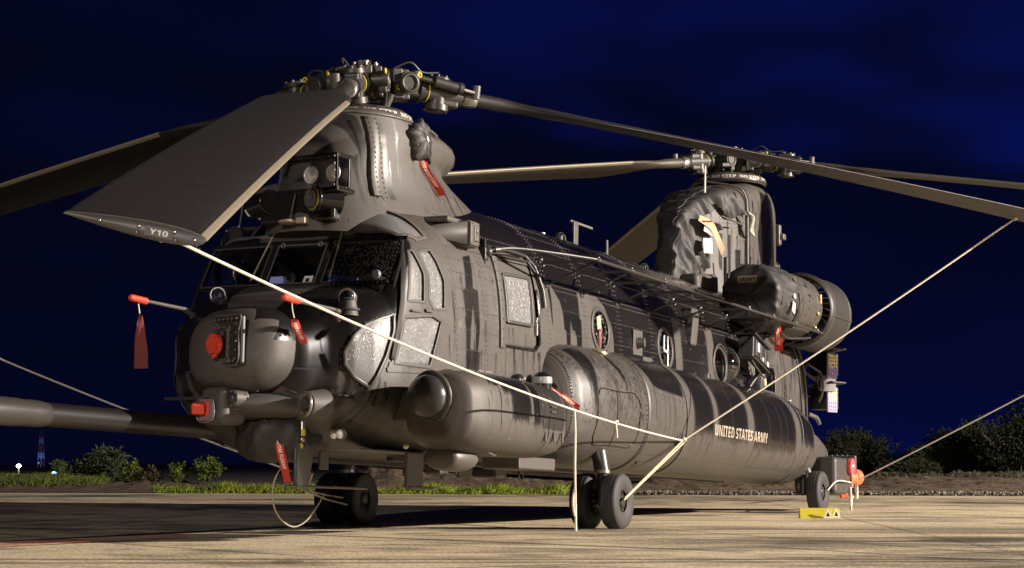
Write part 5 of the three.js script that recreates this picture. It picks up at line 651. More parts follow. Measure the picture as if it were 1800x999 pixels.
// ---------- tail: flare dispensers on their bracket ----------
{
  const f = (x, y, z, n) => { const g = grp('flare_dispenser', heli, x, y, z); g.rotation.set(.0, -1.95, .0); mesh('tray', [rbox(.34, .36, .3, .02, 0, 0, 0), rbox(.5, .03, .36, .01, .05, .22, 0, 0, 0, .1)], MAT.black, g); mesh('magazine', rbox(.03, .4, .24, .012, .19, -.03, .05), std([.3, .25, .4], .5), g); const top = [], low = []; for (let r = 0; r < 7; r++) for (let c = 0; c < 4; c++) (r < 4 ? top : low).push(cyl([.2, .13 - r * .053, -.03 + c * .053], [.216, .13 - r * .053, -.03 + c * .053], .022, .02, 10)); mesh('flare', top, std([.75, .66, .25], .35), g); mesh('flare', low, std([.38, .26, .62], .35), g); mesh('arm', [tube([[-.1, .1, 0], [-.3, .05, .05], [-.4, -.1, .0], [-.42, -.3, -.05]], .03, 8), cyl([.0, .22, -.1], [-.3, .4, -.1], .015)], MAT.darkSteel, g); };
  f(12.55, 2.62, 1.22); f(12.9, 2.12, 1.12);
  mesh('bracket', [cyl([11.9, 3.05, 1.0], [12.6, 2.85, 1.1], .025), cyl([12.2, 2.5, 1.0], [12.7, 2.35, 1.1], .025), tube([[12.1, 2.6, 1.1], [12.3, 2.45, 1.25], [12.35, 2.2, 1.25], [12.5, 2.05, 1.15]], .02, 6), rbox(.3, .3, .02, .01, 12.65, 2.36, 1.25, 0, -.7, 0), ring([12.35, 2.35, 1.2], [.6, 0, 1], .12, .015, 20), tube([[12.4, 1.85, 1.0], [12.7, 1.8, 1.05], [12.85, 1.72, 1.05]], .035, 8)], MAT.rib, heli);
  mesh('hinge', [...Array(6)].map((_, i) => rbox(.06, .05, .06, .01, 11.75 + i * .09, 3.08 - i * .05, 1.02 + i * .01)), MAT.rib, heli);
  mesh('door_edge', [tube([...Array(10)].map((_, i) => { const y = 3.15 - i * .17, x = 11.3 + i * .05; return [x, y, hullZ(x, y) + .01]; }), .02, 6), tube([...Array(10)].map((_, i) => { const y = 3.0 - i * .15, x = 11.75 + i * .06; return [x, y, hullZ(x, y) + .015]; }), .03, 6)], MAT.paintDark, heli); mesh('static_port', [sph(.03, 10.7, 1.95, 1.22)], MAT.steel, heli);
}
// ---------- belly fins, steps, keel gear ----------
mesh('belly_antenna', [rbox(.34, .34, .035, .012, -.55, .62, .9), rbox(.55, .025, .06, .008, -.4, .455, .9)], MAT.rib, heli); mesh('belly_antenna', [rbox(.3, .22, .035, .012, .55, .68, .9)], MAT.rib, heli); mesh('belly_antenna', [rbox(.16, .18, .03, .01, -1.25, .7, .3)], MAT.rib, heli); mesh('belly_antenna', [loft([[.82, .26], [.42, .16]].map(([y, w]) => [[-1.95 - w * .2, y, .42], [-1.95 + w, y, .42], [-1.95 + w, y, .46], [-1.95 - w * .2, y, .46]]), true, 3), cyl([-2.15, .44, .44], [-.75, .44, .5], .012)], MAT.rib, heli); mesh('step', [rbox(1.5, .02, .3, .006, -.9, .79, .75)], MAT.rib, heli); mesh('position_lamp', [sph(.028, -.95, .84, 1.02)], std([.6, .55, .4], .2), heli);
mesh('cargo_hook', [ring([1.2, .66, .5], [0, 0, 1], .05, .014, 16), rbox(.2, .14, .2, .03, .9, .68, .4), ring([3.0, .66, .4], [0, 0, 1], .05, .014, 16), rbox(.3, .12, .3, .03, 2.6, .68, .2)], MAT.darkSteel, heli); mesh('keel_rail', [rbox(10, .05, .08, .01, 4.6, .74, .55), rbox(10, .05, .08, .01, 4.6, .74, -.55)], MAT.paintDark, heli);
// ---------- wheels ----------
const groundY = x => -(-TILT) * 0 + (x * Math.sin(-TILT)) / Math.cos(TILT); // body height of the ground below body station x
const tyreGeo = lathe([[.12, -.075], [.15, -.085], [.17, -.1], [.24, -.105], [.285, -.09], [.3, -.07], [.303, -.052], [.298, -.047], [.298, -.042], [.305, -.036], [.307, -.006], [.301, -.003], [.301, .003], [.307, .006], [.305, .036], [.298, .042], [.298, .047], [.303, .052], [.3, .07], [.285, .09], [.24, .105], [.17, .1], [.15, .085], [.12, .075]], 56); tyreGeo.rotateX(Math.PI / 2);
const rimGeo = M(...[-1, 1].map(s => { const g = lathe([[.155, .085], [.15, .07], [.12, .05], [.075, .045], [.07, .075], [.045, .085], [0, .085]], 32); g.rotateX(Math.PI / 2 * s); return g; }), ...[...Array(9)].flatMap((_, i) => [-1, 1].map(s => sph(.012, .1 * Math.cos(i * .698), .1 * Math.sin(i * .698), s * .055, 1, 1, 1, 6))));
function wheel(parent, x, z) { const w = grp('wheel', parent, x, groundY(x) + .297, z); mesh('tyre', tyreGeo, MAT.rubber, w); mesh('rim', rimGeo, MAT.hubMetal, w); return w; }
const XG = 2.52, XR = 10.45;
for (const s of [1, -1]) {
  const g = grp('landing_gear', heli), y = groundY(XG); mesh('strut', [cyl([XG, y + .62, s * 1.6], [XG, y + .84, s * 1.56], .085, .085, 22), cyl([XG, y + .36, s * 1.6], [XG, y + .66, s * 1.6], .055, .055, 18), cyl([XG, y + .305, s * 1.6 - .2], [XG, y + .305, s * 1.6 + .2], .05, .05, 14), tube([[XG + .1, y + .66, s * 1.6], [XG + .2, y + .5, s * 1.6], [XG + .06, y + .36, s * 1.6]], .025, 8)], MAT.paintDark, g); mesh('collar', [cyl([XG, y + .6, s * 1.6], [XG, y + .635, s * 1.6], .09, .09, 22)], MAT.steel, g); mesh('brake', [-.07, .07].flatMap(d => [...Array(10)].map((_, i) => rbox(.03, .03, .05, .008, XG + .11 * Math.cos(i * .628), y + .305 + .11 * Math.sin(i * .628), s * 1.6 + d)).concat([cyl([XG, y + .305, s * 1.6 + d - .03], [XG, y + .305, s * 1.6 + d + .03], .09, .09, 18)])), MAT.darkSteel, g);
  for (const d of [-.175, .175]) wheel(heli, XG, s * 1.6 + d);
  const q = groundY(XR), h = grp('landing_gear', heli); mesh('strut', [cyl([XR, q + .5, s * 1.58], [XR, q + .85, s * 1.45], .08, .08, 20), cyl([XR, q + .305, s * 1.4], [XR, q + .305, s * 1.7], .05, .05, 12), rbox(.22, .35, .07, .03, XR, q + .42, s * 1.52), rbox(.2, .2, .1, .04, XR - .05, q + .4, s * 1.46)], MAT.paintDark, h); wheel(heli, XR, s * 1.72);
}
// ---------- rotors ----------
const blackCloth = (() => { const s = new Skin(512, 512, 512, 512, '#262323', .62); s.grain(2500, 6, .2); return s.material({ bumpScale: .006, sheen: .3, sheenRoughness: .5 }); })();
const [bladeWet, bladeDry] = ['#1f1b1a', '#3d372c'].map(dark => { const s = new Skin(1024, 256, 1, 1, dark, .5); s.sx = 1024; s.sy = 256; s.grain(900, 8, .045); for (let k = 0; k < 130; k++) { const x = rnd(), v = rnd(); s.c.fillStyle = 'rgba(120,104,72,.12)'; s.c.fillRect(x * 1024, v * 256, rr(4, 26), 1); } s.line([[0, .24], [1, .24]], .001, .4); return s.material({ bumpScale: .001 }); });
const strip = std([.20, .17, .12], .4, .1);
function bladeSection(c, t, round) { // [z toward the trailing edge, y]
  const out = []; for (let i = 0; i < 28; i++) { const a = i / 28 * 2 * Math.PI, u = (1 - Math.cos(a)) / 2; // 0 at the nose
    const yt = 5 * t * (.2969 * Math.sqrt(u) - .126 * u - .3516 * u * u + .2843 * u ** 3 - .1036 * u ** 4) + .006 * u; const af = [(-.22 + .98 * u) * c * (1 / .98), (a < Math.PI ? 1 : -1) * yt * c];
    const ro = [-.075 * Math.cos(a), .075 * Math.sin(a)]; out.push([af[0] + (ro[0] - af[0]) * round, af[1] + (ro[1] - af[1]) * round]); } return out;
}
const TIPS = [];
function rotor(hub, azimuths, tilt, coning, twist, tipText) {
  for (const [A, sag, sweepD, pitch] of azimuths) {
    const e = V(Math.cos(A), 0, Math.sin(A)), n = V(Math.sin(A), 0, -Math.cos(A)); // outward, toward the leading edge
    const place = (r, z, y, ph) => { const c = Math.cos(ph), s = Math.sin(ph), zz = -z * c - y * s, yy = y * c - z * s; const base = r * tilt * Math.cos(A) - sag * (.9 * Math.max(0, r - .4) / 8.6 + .1 * Math.pow(Math.max(0, r - .4) / 8.6, 2)); return [e.x * r + n.x * zz, base + yy, e.z * r + n.z * zz]; };
    const b = grp('rotor_blade', heli, ...hub), rs = [1.2, 1.35, 1.6, 1.8, 1.95, 2.1, 2.3, 2.6, 3, 3.5, 4, 4.5, 5, 5.5, 6, 6.5, 7, 7.5, 8, 8.5, 8.9, 9.1, 9.144];
    const ph = r => pitch + twist * (1 - Math.min(1, (r - 1) / 8)), sec = r => { const k = smooth(1.7, 2.5, r); return bladeSection(.2 + .61 * k, .34 + (.115 - .34) * k, 1 - smooth(1.55, 2.15, r)); };
    mesh('blade', loft(rs.map(r => sec(r).map(([z, y]) => place(r, z, y, ph(r)))), true, 2, (i, j) => [(rs[i] - 1) / 8.2, Math.abs(j / 14 - 1)]), tipText ? bladeWet : bladeDry, b);
    const le = rs.filter(r => r > 2.4); mesh('erosion_strip', loft(le.map(r => sec(r).filter((_, i) => i < 3 || i > 25).map((q, i, Q) => q).slice().sort((a, c) => a[1] - c[1]).map(([z, y]) => place(r, z * 1.004 - .003, y * 1.03, ph(r)))), false), strip, b);
    mesh('root_sleeve', [loft([1.12, 1.18, 1.26, 1.3].map((r, i) => bladeSection(.2, .3, 1).map(([z, y]) => place(r, z * (i % 3 ? 1.25 : 1.1), y * (i % 3 ? 1.25 : 1.1), 0))), true, 3)], MAT.steel, b);
    mesh('tip_cap', loft([0, 1].map(k => sec(9.14).map(([z, y]) => place(9.146 + k * .03, z, y * 1.02, ph(9.14)))), true, 2), MAT.rib, b);
    const bolts = [[.42, 0], [.2, .012], [.2, -.02], [.0, .02], [-.02, -.02], [-.12, .0]].map(([z, y]) => sph(.011, ...place(9.182, z, y, ph(9.1)), 1, 1, 1, 8)); mesh('bolt', bolts, MAT.steel, b);
    mesh('marking', [loft([[4.6, .12], [5.1, .12]].map(([r, z]) => [place(r, z, -.047, ph(r)), place(r, z + .02, -.0465, ph(r))]), false)], MAT.yellow, b);
    if (tipText) { const k = document.createElement('canvas'); k.width = 128; k.height = 64; const c = k.getContext('2d'); c.fillStyle = '#48423d'; c.fillRect(0, 0, 128, 64); c.fillStyle = '#e8e4dc'; c.font = 'bold 50px sans-serif'; c.fillText(tipText, 22, 50); const t = new THREE.CanvasTexture(k); t.colorSpace = THREE.SRGBColorSpace; const pts = [[.16, -.027], [-.0, -.027], [.16, .027], [-.0, .027]].map(([z, y]) => place(9.181, z, y, ph(9.1))); const g = new THREE.BufferGeometry(); g.setAttribute('position', new THREE.Float32BufferAttribute(pts.flat(), 3)); g.setAttribute('uv', new THREE.Float32BufferAttribute([0, 0, 1, 0, 0, 1, 1, 1], 2)); g.setIndex([0, 1, 2, 1, 3, 2]); g.computeVertexNormals(); mesh('tip_number', g, new THREE.MeshStandardMaterial({ map: t, roughness: .5, side: THREE.DoubleSide }), b); }
    TIPS.push(r => { const p = place(r, .1, -.05, ph(r)); return B2W([hub[0] + p[0], hub[1] + p[1], hub[2] + p[2]]); });
  }
  const h = grp('rotor_hub', heli, ...hub); h.rotation.z = tilt * .9;
  mesh('mast', [cyl([0, -.55, 0], [0, .05, 0], .075, .075, 22), cyl([.03, -.42, .12], [.05, -.1, .3], .05, .05, 12)], MAT.rib, h);
  mesh('hub_body', [cyl([0, -.13, 0], [0, .13, 0], .23, .22, 32), cyl([0, .13, 0], [0, .2, 0], .19, .15, 28), cyl([0, .2, 0], [0, .25, 0], .1, .1, 20)], MAT.hubMetal, h); mesh('swashplate', [cyl([0, -.34, 0], [0, -.28, 0], .36, .36, 36), cyl([0, -.28, 0], [0, -.24, 0], .3, .27, 32)], MAT.hubMetal, h);
  mesh('nut', [...Array(8)].map((_, i) => cyl([.16 * Math.cos(i * .785), .18, .16 * Math.sin(i * .785)], [.16 * Math.cos(i * .785), .225, .16 * Math.sin(i * .785)], .02, .02, 6)), MAT.darkSteel, h);
  for (const [A, sg] of azimuths) { // one arm per blade, along its own x; it flaps about its hinge with the blade
    const flap = -Math.atan(sg * .9 / 8.6), arm = (geos, mat, name, fixed) => { const g = M(geos); if (!fixed) { g.translate(-.4, 0, 0); g.rotateZ(flap); g.translate(.4, 0, 0); } g.rotateY(-A); mesh(name, g, mat, h); };
    arm([rbox(.34, .1, .3, .02, .3, .11, 0), rbox(.34, .1, .3, .02, .3, -.11, 0), rbox(.12, .32, .1, .02, .3, 0, .19), rbox(.12, .32, .1, .02, .3, 0, -.19)], MAT.hubMetal, 'yoke', 1);
    arm([cyl([.4, 0, -.25], [.4, 0, .25], .095, .095, 24), cyl([.4, 0, .25], [.4, 0, .3], .12, .115, 24), cyl([.4, 0, -.25], [.4, 0, -.3], .12, .115, 24), ring([.4, 0, .3], [0, 0, 1], .085, .02, 24), ring([.4, 0, -.3], [0, 0, 1], .085, .02, 24), rbox(.3, .2, .22, .04, .52, 0, 0)], MAT.hubMetal, 'hinge_pin');
    arm([cyl([.5, 0, 0], [1.14, 0, 0], .115, .1, 24), cyl([.62, 0, 0], [.66, 0, 0], .135, .135, 24)], MAT.paintDark, 'pitch_housing');
    arm([cyl([.86, -.15, 0], [.86, .13, 0], .1, .1, 24), cyl([.86, .12, 0], [.86, .165, 0], .13, .12, 24), cyl([.86, .165, 0], [.86, .185, 0], .08, .07, 16), cyl([.86, -.18, 0], [.86, -.12, 0], .135, .13, 24), cyl([.86, -.2, 0], [.86, -.18, 0], .08, .1, 20), rbox(.3, .26, .16, .03, .94, 0, 0)], MAT.hubMetal, 'hinge_pin');
    arm([cyl([.74, .09, .15], [1.06, .07, .15], .058, .055, 18), cyl([1.02, .07, .15], [1.07, .07, .15], .066, .066, 18), cyl([.55, .1, .15], [.74, .09, .15], .03, .03, 12)], MAT.hubMetal, 'damper'); arm([cyl([1.06, .07, .15], [1.24, .06, .14], .02, .02, 10)], MAT.steel, 'damper_rod'); arm([cyl([1.25, .0, .13], [1.25, .14, .13], .042, .042, 14)], MAT.rib, 'clevis'); arm([cyl([.53, .04, .15], [.53, .16, .15], .04, .04, 12)], MAT.rib, 'clevis');
    arm([rbox(.28, .07, .09, .02, .5, -.08, -.26), cyl([.42, -.1, -.28], [.36, -.3, -.24], .022, .022, 10), sph(.035, .42, -.1, -.28)], MAT.hubMetal, 'pitch_arm');
    arm([ring([.5, .1, .29], [0, 0, 1], .022, .011, 14), ring([.5, .1, -.29], [0, 0, 1], .022, .011, 14), ring([.3, -.06, .25], [0, 0, 1], .02, .01, 14), ring([.72, 0, 0], [1, 0, 0], .112, .006, 26)], MAT.yellow, 'bolt');
    arm([...Array(6)].map((_, i) => cyl([.86 + .09 * Math.cos(i * 1.05), .16, .09 * Math.sin(i * 1.05)], [.86 + .09 * Math.cos(i * 1.05), .19, .09 * Math.sin(i * 1.05)], .016, .016, 6)).concat([...Array(6)].map((_, i) => sph(.014, .86 + .12 * Math.cos(i * 1.05), -.18, .12 * Math.sin(i * 1.05), 1, 1, 1, 6)), [rbox(.08, .05, .02, .005, .84, .13, .11), ]), MAT.rib, 'bolt');
    arm([tube([[.3, .16, .1], [.45, .24, .14], [.6, .17, .12], [.8, .2, .1]], .012, 6), tube([[.32, .15, -.1], [.5, .2, -.14], [.66, .12, -.1]], .012, 6), rbox(.1, .07, .14, .015, .62, .12, 0)], MAT.paintDark, 'hose');
  }
  return h;
}
const R120 = 2 * Math.PI / 3, A1 = 2.737;
rotor([-.135, 4.58, 0], [[A1, 1.63, 0, -.2], [A1 - R120, 1.676, 0, .1], [A1 + R120, 1.5, 0, .0]], .144, 0, .16, 'Y10');
const A2 = 79 * Math.PI / 180;
rotor([11.69, 5.77, 0], [[A2, 1.25, 0, .05], [A2 + R120, .95, 0, .05], [A2 - R120, 1.7, 0, .0]], .07, 0, .16);
// ---------- ropes ----------
const sag = (A, B, d, n = 12) => [...Array(n + 1)].map((_, i) => { const k = i / n; return [A[0] + (B[0] - A[0]) * k, A[1] + (B[1] - A[1]) * k - 4 * d * k * (1 - k), A[2] + (B[2] - A[2]) * k]; });
function rope(name, label, pts, r, mat = MAT.rope, group = 'rotor tie-down ropes') { const m = mesh(name, [].concat(pts.length && Array.isArray(pts[0][0]) ? pts.map(p => tube(p, r, 7, p.length * 4)) : tube(pts, r, 7, pts.length * 4)), mat, scene); return tag(m, label, 'rope', group); }
const knot = (p, s = .03) => [sph(s, ...p, 1, 1.3, 1, 8), ring(p, [.3, 1, .2], s, s * .45, 12)];
const EYE = B2W(onSpn(4.02, 1.115, .05)), T1 = TIPS[0](8.98), T2 = TIPS[1](8.72);
const main = sag(T1, EYE, .13, 24), along = k => { const i = Math.min(23, Math.floor(k * 24)), f = k * 24 - i; return [0, 1, 2].map(q => main[i][q] + (main[i + 1][q] - main[i][q]) * f); };
rope('tie_down_rope', 'long white rope from the drooping blade tip marked Y10 across the nose to the sponson', main, .0105);
rope('tie_down_rope', 'white rope from the sponson ring up to the blade tip at the right edge', sag(EYE, T2, .03), .0125);
{ const k = (name, p, lab) => { const t = mesh(name, knot(p, .024), MAT.rope, scene); tag(t, lab, 'knot'); }; k('rope_knot', [T1[0], T1[1] - .02, T1[2]], 'knot under the drooping blade tip marked Y10'); k('rope_knot', [EYE[0], EYE[1] + .01, EYE[2] + .02], 'knot where three ropes meet at the sponson ring'); k('rope_knot', T2, 'knot at the blade tip by the right edge'); }
{
  const hubP = B2W([XG - .05, groundY(XG) + .33, 1.6 + .29]); rope('tie_down_rope', 'doubled tan rope from the sponson ring down to the near twin wheel hub', [[EYE, hubP], [[EYE[0] + .02, EYE[1] - .03, EYE[2]], [hubP[0] - .03, hubP[1] - .02, hubP[2]]]], .011, std([.5, .4, .26], .9));
  const a = along(.643), g = [a[0] - .02, .06, a[2] + .02], mid = y => [a[0] - .01 + .006 * Math.sin(y * 7), y, a[2] + .01]; rope('rope_tail', 'free rope end hanging from the long rope down to the wheel, knotted low', [[a, mid(1.0), mid(.7), mid(.45), g], [[a[0], .46, a[2]], [a[0] - .04, .36, a[2]], [a[0] - .045, .25, a[2] + .01], [a[0] - .01, .2, a[2] + .01], [a[0] + .02, .3, a[2]], [a[0], .45, a[2]]]], .012, MAT.rope, null);
  const c = along(.762); rope('rope_tail', 'short knotted rope end on the long rope over the sponson panel', [[c, [c[0], c[1] - .08, c[2] + .01], [c[0] + .01, c[1] - .15, c[2] + .01]], [[c[0] - .03, c[1] + .01, c[2]], [c[0] + .01, c[1] + .02, c[2] + .02], [c[0] + .03, c[1] - .02, c[2]]]], .011, MAT.rope, null);
  rope('tie_down_rope', 'rope from the far left down behind the probe to the far twin wheel', sag(TIPS[2](8.9), B2W([XG - .15, groundY(XG) + .42, -1.6]), .1), .0125, std([.5, .46, .4], .9));
  const aw = B2W([XR + .02, groundY(XR) + .32, 1.86]), T3 = TIPS[3](8.9), bend = B2W([12.35, .78, 1.72]); rope('tie_down_rope', 'rope from the right edge to the aft wheel behind the dispenser box', [sag(T3, bend, .06), [bend, [aw[0] + .4, aw[1] + .12, aw[2]], aw]], .0115, std([.5, .46, .4], .9));
  const w = B2W([12.4, .7, 1.75]); rope('rope_tail', 'frayed knotted rope end hanging below the dispenser box', [[[w[0] - .3, w[1] + .02, w[2]], [w[0] - .28, w[1] - .1, w[2]], [w[0] - .3, w[1] - .22, w[2]], [w[0] - .27, w[1] - .34, w[2]]], [[w[0] - .28, w[1] - .08, w[2]], [w[0] - .24, w[1] - .18, w[2]], [w[0] - .29, w[1] - .3, w[2]]]], .017, MAT.rope, null);
  rope('rope_tail', 'rope loop hanging under the orange plug', [[w[0], w[1] + .14, w[2]], [w[0] + .05, w[1] - .05, w[2]], [w[0] + .06, w[1] - .16, w[2]], [w[0] + .1, w[1] - .15, w[2]], [w[0] + .1, w[1], w[2]], [w[0] + .04, w[1] + .14, w[2]]], .013, MAT.rope, null);
  const t = V(...B2W([-1.75, .6, .05])); const q = (px, py, dx = 0) => { const k = 17.6; return V(...G(k, P2R(px, k), CAM.y + (817.5 - py) / 3470 * k)).toArray(); };
  rope('ground_cable', 'thin dark earthing cable looping down under the nose to the apron', [[-1.6, .76, .1], [-1.62, .52, -.02], [-1.6, .3, -.02], [-1.53, .17, .03], [-1.42, .11, .09], [-1.32, .16, .16], [-1.22, .3, .22], [-1.15, .42, .26]].map(p => { const o = B2W(p); return [o[0], p[1], o[2]]; }), .008, MAT.oldRope, null);
  rope('ground_cable', 'dark cables running from under the turret to the far twin wheel', [[[-1.5, .62, .2], [-.6, .5, -.4], [1.0, .42, -1.1], [2.3, .38, -1.5]].map(B2W), [[-1.45, .58, .3], [-.5, .44, -.3], [1.0, .36, -1.0], [2.3, .3, -1.45]].map(B2W)], .011, MAT.oldRope, null);
  rope('blade_cord', 'short white cord tied below the drooping blade beside the windscreen', [[[-1.2, 3.13, -.66], [-1.16, 3.05, -.5], [-1.1, 2.95, -.38]].map(B2W), [[-1.22, 3.16, -.68], [-1.2, 3.1, -.64], [-1.18, 3.14, -.6]].map(B2W)], .008, MAT.rope, null);
}
// ---------- red streamers ----------
const streamerMat = (() => { const k = document.createElement('canvas'); k.width = 1024; k.height = 96; const c = k.getContext('2d'); c.fillStyle = '#b83422'; c.fillRect(0, 0, 1024, 96); for (let i = 0; i < 400; i++) { c.fillStyle = `rgba(${rnd() < .5 ? '60,10,6' : '220,90,60'},${rr(.03, .14)})`; c.fillRect(rnd() * 1024, rnd() * 96, rr(4, 50), rr(2, 8)); } c.fillStyle = '#efe6da'; c.font = 'bold 62px sans-serif'; c.fillText('REMOVE BEFORE FLIGHT', 120, 70); const t = new THREE.CanvasTexture(k); t.colorSpace = THREE.SRGBColorSpace; return new THREE.MeshStandardMaterial({ map: t, roughness: .8, side: THREE.DoubleSide }); })();
function streamer(label, pts, w, wDir, cord, flip = 1, plain = null) { // pts in the body frame
  const t = grp('streamer', scene); tag(t, label, 'streamer', 'red warning streamers');
  const P = new THREE.CatmullRomCurve3(pts.map(p => V(...B2W(p)))), n = 28, D = V(...wDir).normalize(), rows = [];
  for (let i = 0; i <= n; i++) { const k = i / n, p = P.getPoint(k), d = D.clone().applyAxisAngle(V(0, 1, 0), .25 * Math.sin(k * 5)), ww = w ? w * (.75 + .25 * Math.min(1, k * 5)) / 2 : .014 + .06 * Math.pow(k, .9), b = d.clone().cross(P.getTangent(k)).multiplyScalar(.012 * Math.sin(k * 11)); p.add(b); rows.push([-1, -.4, .2, 1].map((s, q) => p.clone().addScaledVector(d, s * ww).addScaledVector(b, q % 2 ? .7 : -.7).toArray())); }
  mesh('ribbon', loft(rows, false, 0, (i, j) => [flip > 0 ? i / n : 1 - i / n, j / 3]), plain ? plain : w ? streamerMat : std([.15, .025, .024], .85), t);
  if (cord) mesh('cord', tube(cord.map(B2W), .006, 6), MAT.rope, t);
  return t;
}
const RIGHT = [RT[0], 0, RT[1]];
streamer('long red streamer hanging from the black turret cover under the nose', [[-2.06, 1.03, .26], [-2.08, .88, .3], [-2.1, .7, .36], [-2.11, .47, .44]], .075, RIGHT, [[-2.03, 1.06, .23], [-2.06, 1.03, .26]]);
streamer('red streamer on a white cord under the near pitot tube', [[-2.93, 1.86, .96], [-2.88, 1.75, .98], [-2.82, 1.66, 1.0]], .075, RIGHT, [[-2.96, 2.02, .95], [-2.95, 1.95, .95], [-2.93, 1.87, .96]]);
streamer('dark red streamer swaying under the far pitot tube left of the nose', [[-2.78, 1.97, -.76], [-2.76, 1.86, -.77], [-2.75, 1.7, -.77], [-2.76, 1.48, -.74]], 0, RIGHT, [[-2.79, 2.07, -.78], [-2.78, 1.98, -.77]]);
streamer('red streamer on the black intake cover of the forward rotor pylon', [fpOn(-.08, 3.83, 1, .03), fpOn(.0, 3.71, 1, .04), fpOn(.1, 3.59, 1, .05), fpOn(.24, 3.45, 1, .05)], .085, RIGHT);
streamer('red streamer hanging below the engine cover marked FRONT', [[8.75, 2.95, 1.62], [8.85, 2.82, 1.62], [8.95, 2.7, 1.6], [9.1, 2.56, 1.56]], .12, RIGHT);
streamer('faded orange streamer lying across the black cover on the aft pylon', [[9.15, 4.52, .36], [9.4, 4.46, .42], [9.6, 4.3, .48], [9.72, 4.08, .52]], .12, [.3, .8, .2], null, 1, std([.62, .3, .19], .8));
streamer('red streamer trailing from the small black cover above the radar pod', [[1.42, 1.54, 1.46], [1.5, 1.47, 1.54], [1.58, 1.41, 1.62], [1.64, 1.33, 1.7]], .06, [.2, 1, 0]);
streamer('short red streamer behind the radar pod', [[.5, 1.22, 1.95], [.51, 1.14, 1.95], [.52, 1.05, 1.95]], .07, RIGHT);
// ---------- cloth covers ----------
const fold = (x, y, z, f, a) => a * (noise3.noise(x * f, y * f * .5, z * f) + .5 * noise3.noise(x * f * 2.3 + 4, y * f, z * f * 2.3));
{
  const t = grp('turret_cover', scene, ...B2W([-1.8, .97, .12])); t.scale.set(1.3, 1.0, 1.3); tag(t, 'wrinkled black cloth cover over the sensor turret under the nose', 'cover');
  const rows = []; const prof = [[.2, .12], [.27, .09], [.3, .03], [.305, -.05], [.3, -.14], [.28, -.22], [.22, -.275], [.14, -.3], [.05, -.31], [.005, -.312]]; for (const [r, y] of prof) rows.push([...Array(56)].map((_, i) => { const a = i / 56 * 6.283, q = r * (1 + .06 * Math.cos(2 * a)) * (1 + .045 * Math.sin(a * 7 + y * 9) * (y > -.25 ? 1 : .3)) + fold(Math.cos(a), y * 2, Math.sin(a), 2.6, .05 * Math.min(1, r * 5)); return [q * Math.cos(a), y + fold(Math.cos(a) * 2, y, Math.sin(a) * 2, 2, .02), q * Math.sin(a)]; }));
  mesh('cloth', loft(rows, true, 2), blackCloth, t); mesh('tie_cord', [ring([0, .1, 0], [0, 1, 0], .235, .012, 40), tube([[-.22, .08, -.1], [-.27, .0, -.08], [-.28, -.05, 0]], .012, 6)], MAT.black, t);
}
{
  const c = B2W([8.22, 3.26, 1.42]), t = grp('engine_cover', scene, ...c); t.rotation.z = TILT; tag(t, 'black cloth cover marked FRONT on the engine intake', 'cover');
  const prof = [[.005, -.0], [.12, -.01], [.27, -.01], [.37, .0], [.415, .03], [.43, .13], [.435, .3], [.45, .45], [.475, .6], [.48, .72], [.462, .8], [.48, .86], [.455, .95]], rows = prof.map(([r, x]) => [...Array(64)].map((_, i) => { const a = i / 64 * 6.283, q = r + (x > .1 ? .018 * Math.sin(a * 11 + x * 14) * Math.min(1, x * 2) : 0) + fold(Math.cos(a) * 1.5, x * 2, Math.sin(a) * 1.5, 2.2, .035 * Math.min(1, r * 3)); return [x + (x < .1 ? .03 * Math.sin(a * 3 + r * 9) * r + fold(Math.cos(a) * r * 4, 2, Math.sin(a) * r * 4, 2, .05) : 0), q * Math.sin(a), q * Math.cos(a)]; }));
  mesh('cloth', loft(rows, true, 0), blackCloth, t); mesh('drawcord', [ring([.79, 0, 0], [1, 0, 0], .475, .012, 44), ring([.14, 0, 0], [1, 0, 0], .43, .008, 44)], MAT.black, t);
  const k = document.createElement('canvas'); k.width = 256; k.height = 96; const x = k.getContext('2d'); x.fillStyle = '#8f8468'; x.fillRect(0, 0, 256, 96); x.fillStyle = '#15130f'; x.font = 'bold 68px sans-serif'; x.fillText('FRONT', 12, 73); const tx = new THREE.CanvasTexture(k); tx.colorSpace = THREE.SRGBColorSpace;
  const rws = [0, 1].map(v => [...Array(9)].map((_, i) => [-.06 + .01 * v, .16 + .1 * v, -.15 + .27 * i / 8])); mesh('label', loft(rws, false, 0, (i, j) => [j / 8, i]), new THREE.MeshStandardMaterial({ map: tx, roughness: .8, side: THREE.DoubleSide }), t);
  mesh('tag', [rbox(.12, .15, .012, .004, .5, -.14, .475, 0, 0, -.3), rbox(.09, .06, .012, .004, .52, .02, .482, 0, 0, -.3)], MAT.white, t);
}
